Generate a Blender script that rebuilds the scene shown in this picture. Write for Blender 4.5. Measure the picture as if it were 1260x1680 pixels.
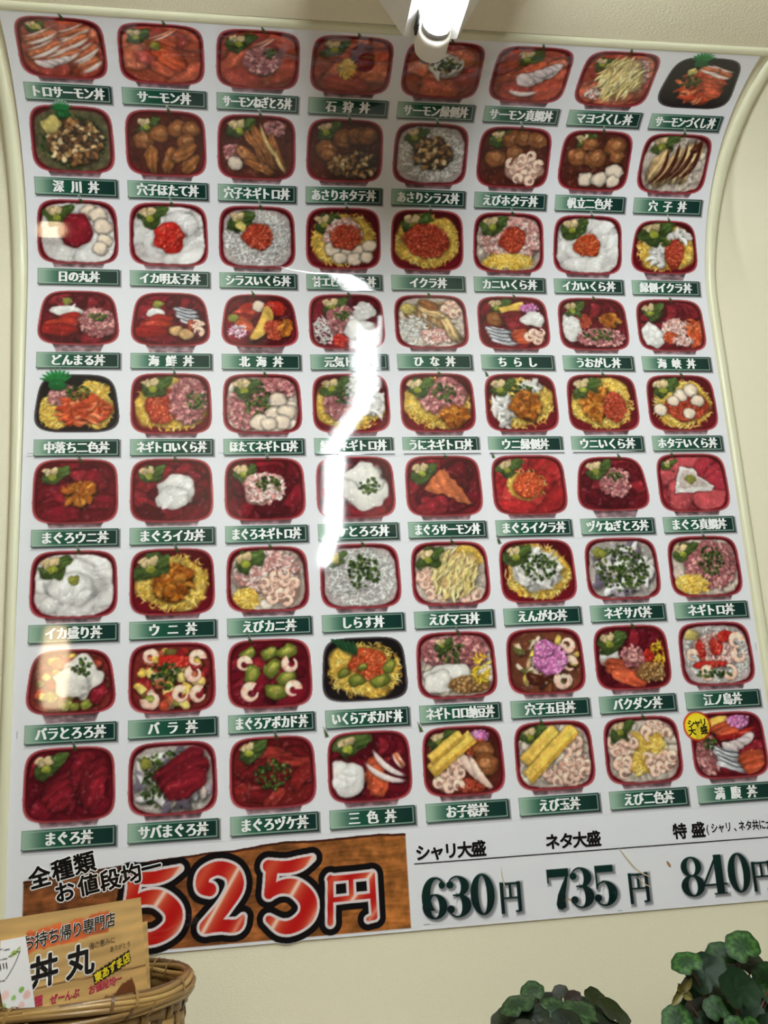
import bpy, math, random
import numpy as np
from mathutils import Vector, Matrix

C = bpy.context.scene
for o in list(bpy.data.objects):
    bpy.data.objects.remove(o)
Z0 = 1.35                                  # height of the poster's price row above the floor

# ------------------------------------------------------------------ camera
YAW, PITCH, ROLL = 0.16966, 0.25127, -0.06068
CAM = Vector((-0.2516, -1.3353, 0.17515 + Z0))
fwd = Vector((math.sin(YAW)*math.cos(PITCH), math.cos(YAW)*math.cos(PITCH), math.sin(PITCH)))
rgt = Vector((math.cos(YAW), -math.sin(YAW), 0)); upv = rgt.cross(fwd)
r2 = rgt*math.cos(ROLL) + upv*math.sin(ROLL); u2 = -rgt*math.sin(ROLL) + upv*math.cos(ROLL)
cam = bpy.data.cameras.new('camera'); camo = bpy.data.objects.new('camera', cam)
C.collection.objects.link(camo)
camo.matrix_world = Matrix(((r2.x, u2.x, -fwd.x, CAM.x), (r2.y, u2.y, -fwd.y, CAM.y), (r2.z, u2.z, -fwd.z, CAM.z), (0, 0, 0, 1)))
cam.sensor_fit = 'VERTICAL'; cam.sensor_height = 36; cam.lens = 1650/1680*36
cam.clip_start = 0.02
C.camera = camo

# ------------------------------------------------------------------ world and exposure
w = bpy.data.worlds.new('world'); C.world = w; w.use_nodes = True
w.node_tree.nodes['Background'].inputs[0].default_value = (1.0, 0.80, 0.54, 1)
w.node_tree.nodes['Background'].inputs[1].default_value = 0.085
TUBE_STRENGTH = 116.0
TUBE_COLOR = (0.925, 1.0, 1.03)
PENDANT_STRENGTH = 18.0
C.view_settings.view_transform = 'Standard'; C.view_settings.look = 'None'
C.view_settings.exposure = 0.0; C.view_settings.gamma = 1.0; C.view_settings.use_curve_mapping = False

# ------------------------------------------------------------------ helpers
PI = math.pi
def lin(c):
    c = np.asarray(c, float)
    return np.where(c <= 0.04045, c/12.92, ((np.maximum(c, 0)+0.055)/1.055)**2.4)
def L3(r, g, b):
    return tuple(float(v) for v in lin(np.array([r, g, b])/255.0)) + (1.0,)

def tag(o, label=None, cat=None, group=None, kind=None):
    if label: o['label'] = label
    if cat: o['category'] = cat
    if group: o['group'] = group
    if kind: o['kind'] = kind
    return o
def empty(name, loc, label, cat, group=None):
    o = bpy.data.objects.new(name, None); C.collection.objects.link(o); o.location = loc
    o.empty_display_size = 0.05
    return tag(o, label, cat, group)
def link(name, me, m, parent=None, label=None):
    o = bpy.data.objects.new(name, me); C.collection.objects.link(o)
    if m is not None: me.materials.append(m)
    if parent is not None:
        o.parent = parent                       # meshes are built in world coordinates
        if parent.type == 'EMPTY': o.matrix_parent_inverse = Matrix.Translation(-parent.location)
    if label: o['label'] = label
    return o
def mesh_np(name, v, f, cols=None, smooth=True):
    """v (n,3), f (m,k) int arrays -> mesh"""
    me = bpy.data.meshes.new(name)
    v = np.asarray(v, np.float32); f = np.asarray(f, np.int32); k = f.shape[1]
    me.vertices.add(len(v)); me.vertices.foreach_set('co', v.ravel())
    me.loops.add(f.size); me.loops.foreach_set('vertex_index', f.ravel())
    me.polygons.add(len(f)); me.polygons.foreach_set('loop_start', np.arange(0, f.size, k, dtype=np.int32))
    me.update(calc_edges=True); me.validate()
    if smooth: me.polygons.foreach_set('use_smooth', np.ones(len(me.polygons), bool))
    if cols is not None:
        a = me.color_attributes.new('Col', 'FLOAT_COLOR', 'POINT')
        c4 = np.ones((len(v), 4), np.float32); c4[:, :3] = cols
        a.data.foreach_set('color', c4.ravel())
    me.update()
    return me
class MB:
    """collects shapes, builds ONE mesh object"""
    def __init__(s): s.v = []; s.f = []; s.c = []
    def add(s, v, f, col=None):
        b = len(s.v); s.v += [tuple(p) for p in v]; s.f += [tuple(b+i for i in q) for q in f]
        s.c += [col or (1, 1, 1)]*len(v) if not (col and isinstance(col, list)) else col
    def grid(s, P, col=None, closed_u=False, closed_v=False):
        n, m = len(P), len(P[0]); v = [p for r in P for p in r]; f = []
        for i in range(n if closed_u else n-1):
            for j in range(m if closed_v else m-1):
                a, b = i*m+j, i*m+(j+1) % m; c, d = ((i+1) % n)*m+(j+1) % m, ((i+1) % n)*m+j
                f.append((a, b, c, d))
        s.add(v, f, col)
    def tube(s, pts, r, n=8, col=None, cap=True, flat=1.0):
        pts = [Vector(p) for p in pts]; R = []
        for i, p in enumerate(pts):
            t = (pts[min(i+1, len(pts)-1)] - pts[max(i-1, 0)]).normalized()
            a = t.cross(Vector((0, 0, 1)))
            if a.length < 1e-3: a = t.cross(Vector((0, 1, 0)))
            a.normalize(); b = t.cross(a)
            rr = r[i] if isinstance(r, (list, tuple)) else r
            R.append([p + a*math.cos(2*PI*k/n)*rr + b*math.sin(2*PI*k/n)*rr*flat for k in range(n)])
        b0 = len(s.v); s.grid(R, col, closed_v=True)
        if cap:
            s.f.append(tuple(b0+k for k in reversed(range(n)))); e = b0+(len(pts)-1)*n
            s.f.append(tuple(e+k for k in range(n)))
    def lathe(s, prof, cx, cy, n=32, col=None):
        s.grid([[(cx+r*math.cos(2*PI*k/n), cy+r*math.sin(2*PI*k/n), z) for k in range(n)] for r, z in prof], col, closed_v=True)
    def box(s, x0, x1, y0, y1, z0, z1, col=None):
        v = [(x, y, z) for x in (x0, x1) for y in (y0, y1) for z in (z0, z1)]
        s.add(v, [(0, 1, 3, 2), (4, 6, 7, 5), (0, 4, 5, 1), (2, 3, 7, 6), (0, 2, 6, 4), (1, 5, 7, 3)], col)
    def build(s, name, m, parent=None, label=None, smooth=True, color=False):
        me = bpy.data.meshes.new(name); me.from_pydata(s.v, [], s.f); me.validate()
        import bmesh
        bm = bmesh.new(); bm.from_mesh(me); bmesh.ops.recalc_face_normals(bm, faces=bm.faces); bm.to_mesh(me); bm.free()
        if smooth: me.polygons.foreach_set('use_smooth', [True]*len(me.polygons))
        if color:
            a = me.color_attributes.new('Col', 'FLOAT_COLOR', 'POINT')
            a.data.foreach_set('color', np.array([tuple(c)+(1,) for c in s.c], np.float32).ravel())
        return link(name, me, m, parent, label)

# ------------------------------------------------------------------ materials
def mat(name, col=(0.8, 0.8, 0.8, 1), rough=0.5, spec=0.5, attr=False, bump=None, var=None, emit=None):
    m = bpy.data.materials.new(name); m.use_nodes = True; nt = m.node_tree; b = nt.nodes['Principled BSDF']
    b.inputs['Base Color'].default_value = col; b.inputs['Roughness'].default_value = rough
    b.inputs['Specular IOR Level'].default_value = spec
    tc = nt.nodes.new('ShaderNodeTexCoord')
    if attr:
        a = nt.nodes.new('ShaderNodeVertexColor'); a.layer_name = 'Col'
        nt.links.new(a.outputs[0], b.inputs['Base Color'])
    if var:                                   # (scale, colour 2) soft mottling of the thing's own colour
        n = nt.nodes.new('ShaderNodeTexNoise'); n.inputs['Scale'].default_value = var[0]; n.inputs['Detail'].default_value = 4
        nt.links.new(tc.outputs['Object'], n.inputs['Vector'])
        mx = nt.nodes.new('ShaderNodeMix'); mx.data_type = 'RGBA'
        mx.inputs[6].default_value = col; mx.inputs[7].default_value = var[1]
        nt.links.new(n.outputs['Fac'], mx.inputs[0]); nt.links.new(mx.outputs[2], b.inputs['Base Color'])
    if bump:                                  # list of (scale, strength, distance)
        prev = None
        for sc, st, di in bump:
            n = nt.nodes.new('ShaderNodeTexNoise'); n.inputs['Scale'].default_value = sc; n.inputs['Detail'].default_value = 3
            nt.links.new(tc.outputs['Object'], n.inputs['Vector'])
            bp = nt.nodes.new('ShaderNodeBump'); bp.inputs['Strength'].default_value = st; bp.inputs['Distance'].default_value = di
            nt.links.new(n.outputs['Fac'], bp.inputs['Height'])
            if prev: nt.links.new(prev.outputs[0], bp.inputs['Normal'])
            prev = bp
        nt.links.new(prev.outputs[0], b.inputs['Normal'])
    if emit:
        b.inputs['Emission Color'].default_value = emit[0]; b.inputs['Emission Strength'].default_value = emit[1]
    return m
M_WALL = mat('embossed_vinyl', L3(236, 230, 202), 0.55, 0.35, bump=[(680, 0.6, 0.0009), (120, 0.12, 0.002)])
M_CEIL = mat('ceiling_vinyl', L3(242, 234, 206), 0.6, 0.3, bump=[(430, 0.8, 0.0013)])
M_TRIM = mat('cream_plastic', L3(224, 222, 190), 0.35, 0.5, bump=[(120, 0.08, 0.001)])
GLOSS = [(6, 0.03, 0.003), (420, 0.02, 0.0003)]
M_PAPER = mat('glossy_poster_paper', L3(234, 235, 239), 0.04, 0.5, bump=GLOSS)
M_PRINT = mat('printed_ink', rough=0.04, spec=0.5, attr=True, bump=GLOSS)
M_WHITE_INK = mat('white_ink', L3(248, 250, 248), 0.04, 0.5)
M_BLACK_INK = mat('black_ink', L3(20, 18, 18), 0.04, 0.5)
M_RED_INK = mat('red_ink', L3(196, 40, 50), 0.3, 0.4)
M_YELLOW_INK = mat('yellow_ink', L3(240, 215, 40), 0.3, 0.4)
M_LINE = mat('line_ink', L3(40, 38, 40), 0.1, 0.5)

# ------------------------------------------------------------------ the curved wall: u across, s up along the surface
SN = np.array([-2, .8, .85, .9, 1.0, 1.1, 1.2, 1.253, 3]); TN = np.array([0, 0, .03, .2339, .576, .968, 1.36, PI/2, PI/2])
SG = np.arange(-2, 3, .001); TG = np.interp(SG, SN, TN)
tm = (TG[:-1]+TG[1:])/2
YG = np.concatenate([[0], np.cumsum(-np.sin(tm)*.001)]); ZG = np.concatenate([[0], np.cumsum(np.cos(tm)*.001)])
ZG -= np.interp(0, SG, ZG); YG -= np.interp(0, SG, YG)
KU = -0.01034
_wt = np.arange(-.3, .8, .002); _wh = np.cumsum(np.exp(-((_wt+.008)/.072)**4))*.002
def wave(u, s):
    """shallow slack swell of the two loosely pasted sheets"""
    u = np.asarray(u, float); s = np.asarray(s, float)
    up = np.interp(s, [.60, .607, .621, .649, .676, .704, .741, .779, .818, .837, .857, .884, .90, .95, 1.1], [.0205, .0205, .024, .034, .046, .05, .044, .040, .035, .030, .027, .029, .045, .045, 0])
    lo = np.interp(s, [.15, .38, .49, .516, .559, .595, .61], [0, .030, .036, .033, .029, .0253, .0245])
    uc = np.interp(s, [.49, .559, .607, .621, .649, .676, .704, .779, .857, .884, .90], [-.097, -.093, -.092, -.085, -.066, -.047, -.039, -.034, -.033, -.055, -.085])
    t = u-uc; tail = np.clip((t-.09)/(.505-.09-uc), 0, 1)
    return np.where(s > .6065, up, lo)*(np.interp(t, _wt, _wh)-_wh[-1]*tail**1.5)*WAVE
WAVE = 1.0
def surf(u, s, off=0.0, wv=0.0):
    u = np.asarray(u, float); s = np.asarray(s, float)
    th = np.interp(s, SG, TG); uu = np.clip(u, -.62, .62)
    y = np.interp(s, SG, YG) + KU*uu*uu*(s < 2)
    if wv: y = y - wave(u, s)*wv
    z = np.interp(s, SG, ZG) + Z0
    return np.stack([u, y - off*np.cos(th), z - off*np.sin(th)], -1)

def strip(name, us, ss, off, m, parent=None, label=None, wv=0.0):
    """grid on the wall surface; us, ss 1D or 2D; off array-like or scalar"""
    if np.ndim(us) == 1: us, ss = np.meshgrid(us, ss)
    off = np.broadcast_to(off, us.shape)
    P = surf(us, ss, off, wv); n, k = us.shape
    idx = np.arange(n*k).reshape(n, k)
    f = np.stack([idx[:-1, :-1], idx[:-1, 1:], idx[1:, 1:], idx[1:, :-1]], -1).reshape(-1, 4)
    return link(name, mesh_np(name, P.reshape(-1, 3), f), m, parent, label)

# ------------------------------------------------------------------ the setting
def arc_u(s):
    return np.interp(s, [0.8, .896, .943, .998, 1.043, 1.097, 1.153, 1.224, 1.3], [.60, .572, .560, .547, .539, .532, .528, .519, .50])
ss = np.concatenate([np.linspace(-1.35, .75, 30), np.arange(.76, 1.254, .008)])
us = np.concatenate([np.linspace(-2.0, -.53, 12), np.linspace(-.52, .515, 40), np.arange(.52, .66, .003), np.linspace(.67, 2.0, 10)])
UU, SS = np.meshgrid(us, ss)
past = np.clip(UU-arc_u(SS), 0, .16); fade = np.clip((SS-.82)/.12, 0, 1)*np.clip((1.25-SS)/.03, 0, 1)*np.clip((1.2-UU)/.5, 0, 1)
crease = fade*(.20*np.sqrt(past*past+.006**2)-.20*.006-.0016*np.exp(-((UU-arc_u(SS))/.008)**2)*np.clip((SS-.88)/.1, 0, 1))
tag(strip('wall_back', UU, SS, crease, M_WALL), kind='structure')
yc, zc = float(np.interp(1.253, SG, YG)), float(np.interp(1.253, SG, ZG))+Z0
mb = MB(); mb.grid([[(x, y, zc) for x in np.linspace(-2, 2, 9)] for y in np.linspace(yc+.004, -4, 9)])
tag(mb.build('ceiling', M_CEIL), kind='structure')
mb = MB(); mb.box(-2, 2, -4, 0.02, -.05, 0)
tag(mb.build('floor', mat('pale_floor', L3(216, 208, 194), .5, var=(3, L3(204, 196, 182)))), kind='structure')
def ridge(name, u0, u1, s0, s1, h, horizontal=False):
    if horizontal:
        S = s0+(s1-s0)*np.linspace(0, 1, 13); uu = np.linspace(u0, u1, 60)
        p = (np.linspace(-1, 1, 13)); prof = h*np.sqrt(np.maximum(0, 1-np.abs(p)**2.6))
        U, S2 = np.meshgrid(uu, S); O = np.repeat(prof[:, None], len(uu), 1)-.0005
    else:
        S = np.concatenate([np.linspace(s0, .75, 24), np.arange(.76, s1, .012), [s1]])
        p = np.linspace(-1, 1, 13); prof = h*np.sqrt(np.maximum(0, 1-np.abs(p)**2.6))
        U, S2 = np.meshgrid(np.linspace(0, 1, 13), S)
        a = np.interp(S, [-1.35, .6, .9, 1.06, 1.25], u0); b = np.interp(S, [-1.35, .6, .9, 1.06, 1.25], u1)
        U = a[:, None]*(1-U)+b[:, None]*U; O = np.repeat(prof[None, :], len(S), 0)-.0005
    tag(strip(name, U, S2, O, M_TRIM), kind='structure')
ridge('trim_1', -2.0, 2.0, 1.2325, 1.2475, .0045, True)
ridge('trim_2', [-.526, -.521, -.528, -.529, -.527], [-.511, -.506, -.508, -.512, -.516], -1.35, 1.236, .007)
ridge('trim_3', [.499, .5065, .508, .509, .522], [.514, .5225, .5225, .5285, .540], -1.35, 1.236, .006)

# ------------------------------------------------------------------ printing: procedural pictures laid out as coloured cells on the sheet
class Noise:
    def __init__(s, seed): s.r = np.random.RandomState(seed)
    def __call__(s, X, Y, f, octv=2):
        out = np.zeros_like(X); amp = 1; tot = 0
        for o in range(octv):
            g = s.r.rand(24, 24)*2-1; x = X*f*2**o+7.3; y = Y*f*2**o+3.1
            xi = np.floor(x).astype(int); yi = np.floor(y).astype(int); fx = x-xi; fy = y-yi
            fx = fx*fx*(3-2*fx); fy = fy*fy*(3-2*fy)
            a = g[xi % 24, yi % 24]; b = g[(xi+1) % 24, yi % 24]; c = g[xi % 24, (yi+1) % 24]; e = g[(xi+1) % 24, (yi+1) % 24]
            out += amp*((a*(1-fx)+b*fx)*(1-fy)+(c*(1-fx)+e*fx)*fy); tot += amp; amp *= .5
        return out/tot
def sstep(a, b, x):
    t = np.clip((x-a)/(b-a+1e-9), 0, 1); return t*t*(3-2*t)
LOOSE = ('chives', 'whitebait', 'pink_fish_flakes', 'mayonnaise', 'diced_fish', 'diced_eel', 'pickled_radish', 'clams')
def islands(sel):
    """separate pieces of 45 cells or more; crumbs stay with the tray"""
    lab = np.where(sel, np.arange(1, sel.size+1).reshape(sel.shape), 0)
    while True:
        p = np.pad(lab, 1); mx = np.maximum.reduce([p[1:-1, 1:-1], p[:-2, 1:-1], p[2:, 1:-1], p[1:-1, :-2], p[1:-1, 2:]])
        mx = np.where(sel, mx, 0)
        if (mx == lab).all(): break
        lab = mx
    ids, n = np.unique(lab[lab > 0], return_counts=True)
    if len(ids) < 2: return [sel]
    return [lab == k for k in ([k for k, c in zip(ids, n) if c >= 45] or [ids[n.argmax()]])]
PAPER = np.array([234, 235, 239.])
PRINT_ON = lambda U, S, off: surf(U, S, off, 1.0)
class Pic:
    to3 = None
    def __init__(s, seed, x0, x1, y0, y1, cell):
        s.xs = np.arange(x0, x1, cell); s.ys = np.arange(y0, y1, cell); s.cell = cell
        s.X, s.Y = np.meshgrid(s.xs, s.ys); s.rgb = np.ones(s.X.shape+(3,))*PAPER
        s.idm = -np.ones(s.X.shape, int); s.names = []; s.n = Noise(seed); s.r = s.n.r; s.food = np.ones_like(s.X)
    uniq = 0
    def one(s, name):
        """a key for one countable piece of an ingredient"""
        s.uniq += 1; return '%s#%d' % (name, s.uniq)
    def nid(s, name):
        if name not in s.names: s.names.append(name)
        return s.names.index(name)
    def put(s, m, col, name=None, win=None, clip=True):
        sl = win or (slice(None), slice(None))
        if clip: m = m*s.food[sl]
        col = np.asarray(col, float)
        s.rgb[sl] = s.rgb[sl]*(1-m[..., None])+col*m[..., None]
        if name is not None:
            k = s.nid(name); v = s.idm[sl]; v[m > .5] = k
    def mul(s, m, k, win=None, clip=True):
        sl = win or (slice(None), slice(None))
        if clip: m = m*s.food[sl]
        s.rgb[sl] *= (1-m*(1-k))[..., None]
    warp = False
    def win(s, cx, cy, R):
        if s.warp: return (slice(None), slice(None))
        i0, i1 = np.searchsorted(s.ys, (cy-R, cy+R)); j0, j1 = np.searchsorted(s.xs, (cx-R, cx+R))
        return (slice(i0, i1), slice(j0, j1))
    def ell(s, cx, cy, rx, ry, rot=0, wob=.1, f=3, p=2.0, win=None):
        sl = win or (slice(None), slice(None)); X = s.X[sl]-cx; Y = s.Y[sl]-cy
        if wob:
            X = X+wob*rx*s.n(s.X[sl], s.Y[sl], f); Y = Y+wob*ry*s.n(s.X[sl], s.Y[sl], f)
        c, n = math.cos(rot), math.sin(rot)
        a = (X*c+Y*n)/rx; b = (-X*n+Y*c)/ry
        return (np.abs(a)**p+np.abs(b)**p)**(1/p), a, b
    def lump(s, name, cx, cy, rx, ry, col, rot=0, wob=.25, tex=.1, f=6, light=.16, edge=.2, p=2.0, soft=.07, sh=.24, clip=True, streak=0, hl=0):
        col = np.asarray(col, float); R = max(rx, ry)*1.45+.06; w = s.win(cx, cy, R)
        if s.X[w].size == 0: return
        d, a, b = s.ell(cx, cy, rx, ry, rot, wob, 2.2/max(rx, ry)*.6, p, w)
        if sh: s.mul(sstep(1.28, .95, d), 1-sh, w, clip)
        m = sstep(1+soft, 1-soft, d)
        X, Y = s.X[w], s.Y[w]
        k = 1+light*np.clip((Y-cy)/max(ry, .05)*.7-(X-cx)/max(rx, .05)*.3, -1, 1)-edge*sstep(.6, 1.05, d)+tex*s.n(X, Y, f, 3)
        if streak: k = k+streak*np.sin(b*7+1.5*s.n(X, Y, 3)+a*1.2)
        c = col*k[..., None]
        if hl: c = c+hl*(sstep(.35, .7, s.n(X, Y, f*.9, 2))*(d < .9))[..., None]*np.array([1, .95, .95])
        s.put(m, np.clip(c, 0, 255), name, w, clip)
    def bit(s, name, cx, cy, l, wd, rot, col, curve=0., sh=.4, p=2.3, hl=.0, clip=True):
        R = l*1.25+wd+s.cell*2; w = s.win(cx, cy, R); X, Y = s.X[w], s.Y[w]
        if X.size == 0: return
        c, n = math.cos(rot), math.sin(rot); dx, dy = X-cx, Y-cy
        a = (dx*c+dy*n)/l; b = (-dx*n+dy*c-curve*l*(a*a-.4))/wd
        d = (np.abs(a)**p+np.abs(b)**p)**(1/p); aa = min(.5, s.cell*.8/wd)
        if sh:
            sh *= .75
            a2 = ((dx-wd*.3)*c+(dy+wd*.5)*n)/l; b2 = (-(dx-wd*.3)*n+(dy+wd*.5)*c-curve*l*(a2*a2-.4))/wd
            s.mul(sstep(1.7, .7, (np.abs(a2)**2+np.abs(b2)**2)**.5), 1-sh, w, clip)
        m = sstep(1+aa, 1-aa, d); k = .93+.16*np.clip(1-d, 0, 1)+.14*np.clip(b*c+a*n*.3, -1, 1)
        cc = np.asarray(col, float)*k[..., None]
        if hl: cc = cc+hl*sstep(.45, .1, np.hypot(a+.25, b-.35))[..., None]
        s.put(m, np.clip(cc, 0, 255), name, w, clip)
    def bits(s, name, cx, cy, rx, ry, n, l, wd, cols, curve=.4, rot=None, jr=.5, sh=.4, hl=0., p=2.3, regrot=0):
        P = []
        for i in range(n):
            q = math.sqrt(s.r.rand()); t = s.r.rand()*2*PI
            x, y = q*math.cos(t)*rx, q*math.sin(t)*ry
            P.append((cx+x*math.cos(regrot)-y*math.sin(regrot), cy+x*math.sin(regrot)+y*math.cos(regrot)))
        P.sort(key=lambda q: -q[1]-.1*s.r.rand())
        for x, y in P:
            c = np.array(cols[s.r.randint(len(cols))], float)*(1+.16*(s.r.rand()-.5))
            a = s.r.rand()*PI if rot is None else rot+jr*(s.r.rand()-.5)*2
            k = .75+.5*s.r.rand()
            s.bit(name, x, y, l*k, wd*(.8+.4*s.r.rand()), a, c, curve*(s.r.rand()*2-1), sh, p, hl)
    def poly(s, name, pts, col, tex=.08, f=6, wob=.02, sh=.35, edge=.2, streak=None, clip=True, soft=.018, light=.12):
        cx = sum(p[0] for p in pts)/len(pts); cy = sum(p[1] for p in pts)/len(pts)
        R = max(math.hypot(p[0]-cx, p[1]-cy) for p in pts)+.1; w = s.win(cx, cy, R); X, Y = s.X[w], s.Y[w]
        if X.size == 0: return
        Xw = X+wob*s.n(X, Y, 5); Yw = Y+wob*s.n(X, Y, 5)
        d = np.full(X.shape, 9.); ins = np.zeros(X.shape, bool)
        for (x0, y0), (x1, y1) in zip(pts, pts[1:]+pts[:1]):
            L2 = (x1-x0)**2+(y1-y0)**2+1e-9; t = np.clip(((Xw-x0)*(x1-x0)+(Yw-y0)*(y1-y0))/L2, 0, 1)
            d = np.minimum(d, np.hypot(Xw-x0-t*(x1-x0), Yw-y0-t*(y1-y0)))
            cr = (y0 > Yw) != (y1 > Yw); xi = x0+(Yw-y0)/(y1-y0 if y1 != y0 else 1e-9)*(x1-x0); ins ^= cr & (Xw < xi)
        sd = np.where(ins, -d, d)
        if sh: s.mul(sstep(.07, -.01, sd), 1-sh, w, clip)
        k = 1+tex*s.n(X, Y, f, 3)-edge*sstep(-.06, 0, sd)+light*np.clip((Y-cy)/R, -1, 1)
        if streak:
            ang, fr, am = streak; k = k+am*np.sin((X*math.cos(ang)+Y*math.sin(ang))*fr+1.3*s.n(X, Y, 3))
        s.put(sstep(soft, -soft, sd), np.clip(np.asarray(col, float)*k[..., None], 0, 255), name, w, clip)
    def ring(s, name, cx, cy, r, col, band, a0=0.): 
        """a curled shrimp"""
        w = s.win(cx, cy, r*1.4); X, Y = s.X[w]-cx, s.Y[w]-cy
        if X.size == 0: return
        rr = np.hypot(X, Y)/r; th = (np.arctan2(Y, X)-a0) % (2*PI); q = th/(2*PI)
        wd = .42*(1-.75*np.clip((q-.12)/.7, 0, 1)**1.3)*(q < .84)
        d = np.abs(rr-.62)/np.maximum(wd, .01)
        s.mul(sstep(1.6, .8, d)*(rr < 1.4), .68, w)
        m = sstep(1.12, .85, d)*(q < .84)
        k = 1.08-.22*d*d+.12*np.clip(Y/r, -1, 1)
        st = sstep(.2, .8, np.sin(q*30))*sstep(.3, 1., rr)
        c = (np.asarray(col, float)*(1-st[..., None]*.8)+np.asarray(band, float)*st[..., None]*.8)*k[..., None]
        s.put(m, np.clip(c, 0, 255), name, w)
    def strokes(s, paths, rx=1., ry=1.):
        """distance to a set of swept discs: paths = [[(x, y, r), ...], ...]"""
        d = np.full(s.X.shape, 9.)
        for P in paths:
            for (x0, y0, r0), (x1, y1, r1) in zip(P[:-1], P[1:]):
                ax, ay = (s.X-x0)/rx, (s.Y-y0)/ry; bx, by = (x1-x0)/rx, (y1-y0)/ry
                t = np.clip((ax*bx+ay*by)/(bx*bx+by*by+1e-12), 0, 1)
                d = np.minimum(d, np.hypot(ax-t*bx, ay-t*by)-(r0+t*(r1-r0)))
        return d
    def emit(s, place, off, m, base_name, base_parent, base_label=None, base_id=0, gain=1.0):
        """one mesh for the base cells, one sub-part mesh for every printed ingredient"""
        U, S = place(s.X, s.Y); P = (s.to3 or PRINT_ON)(U, S, off).reshape(-1, 3)
        col = lin(np.clip(s.rgb*gain, 0, 255)/255.0).reshape(-1, 3)
        h, k = s.X.shape; idx = np.arange(h*k).reshape(h, k)
        q = np.stack([idx[:-1, :-1], idx[:-1, 1:], idx[1:, 1:], idx[1:, :-1]], -1)
        ids = s.idm[:-1, :-1].copy()
        nb = np.stack([s.idm[:-1, :-1], s.idm[:-1, 1:], s.idm[1:, :-1], s.idm[1:, 1:]], -1)
        ids = np.where(ids < 0, nb.max(-1), ids)
        base = None; order = [base_id]+[i for i in range(len(s.names)) if i != base_id]
        cnt = np.bincount(ids[ids >= 0].ravel(), minlength=len(s.names))
        jobs = []; crumbs = np.zeros(ids.shape, bool)
        for i in order:
            if i == base_id: continue
            sel = (ids == i); nm = s.names[i].split('#')[0]
            if cnt[i] < 12: crumbs |= sel
            elif nm in LOOSE: jobs.append((nm, sel))
            else:
                for piece in islands(sel):
                    jobs.append((nm, piece)); sel = sel & ~piece
                crumbs |= sel
        for nm, sel in [(None, (ids == base_id) | crumbs)]+jobs:
            f = q[sel]
            if len(f) == 0: continue
            uq, inv = np.unique(f, return_inverse=True)
            me = mesh_np(nm or base_name, P[uq], inv.reshape(f.shape), col[uq])
            o = link(nm or base_name, me, m, base if nm else base_parent, None if nm else base_label)
            if nm is None: base = o
        return base

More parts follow.
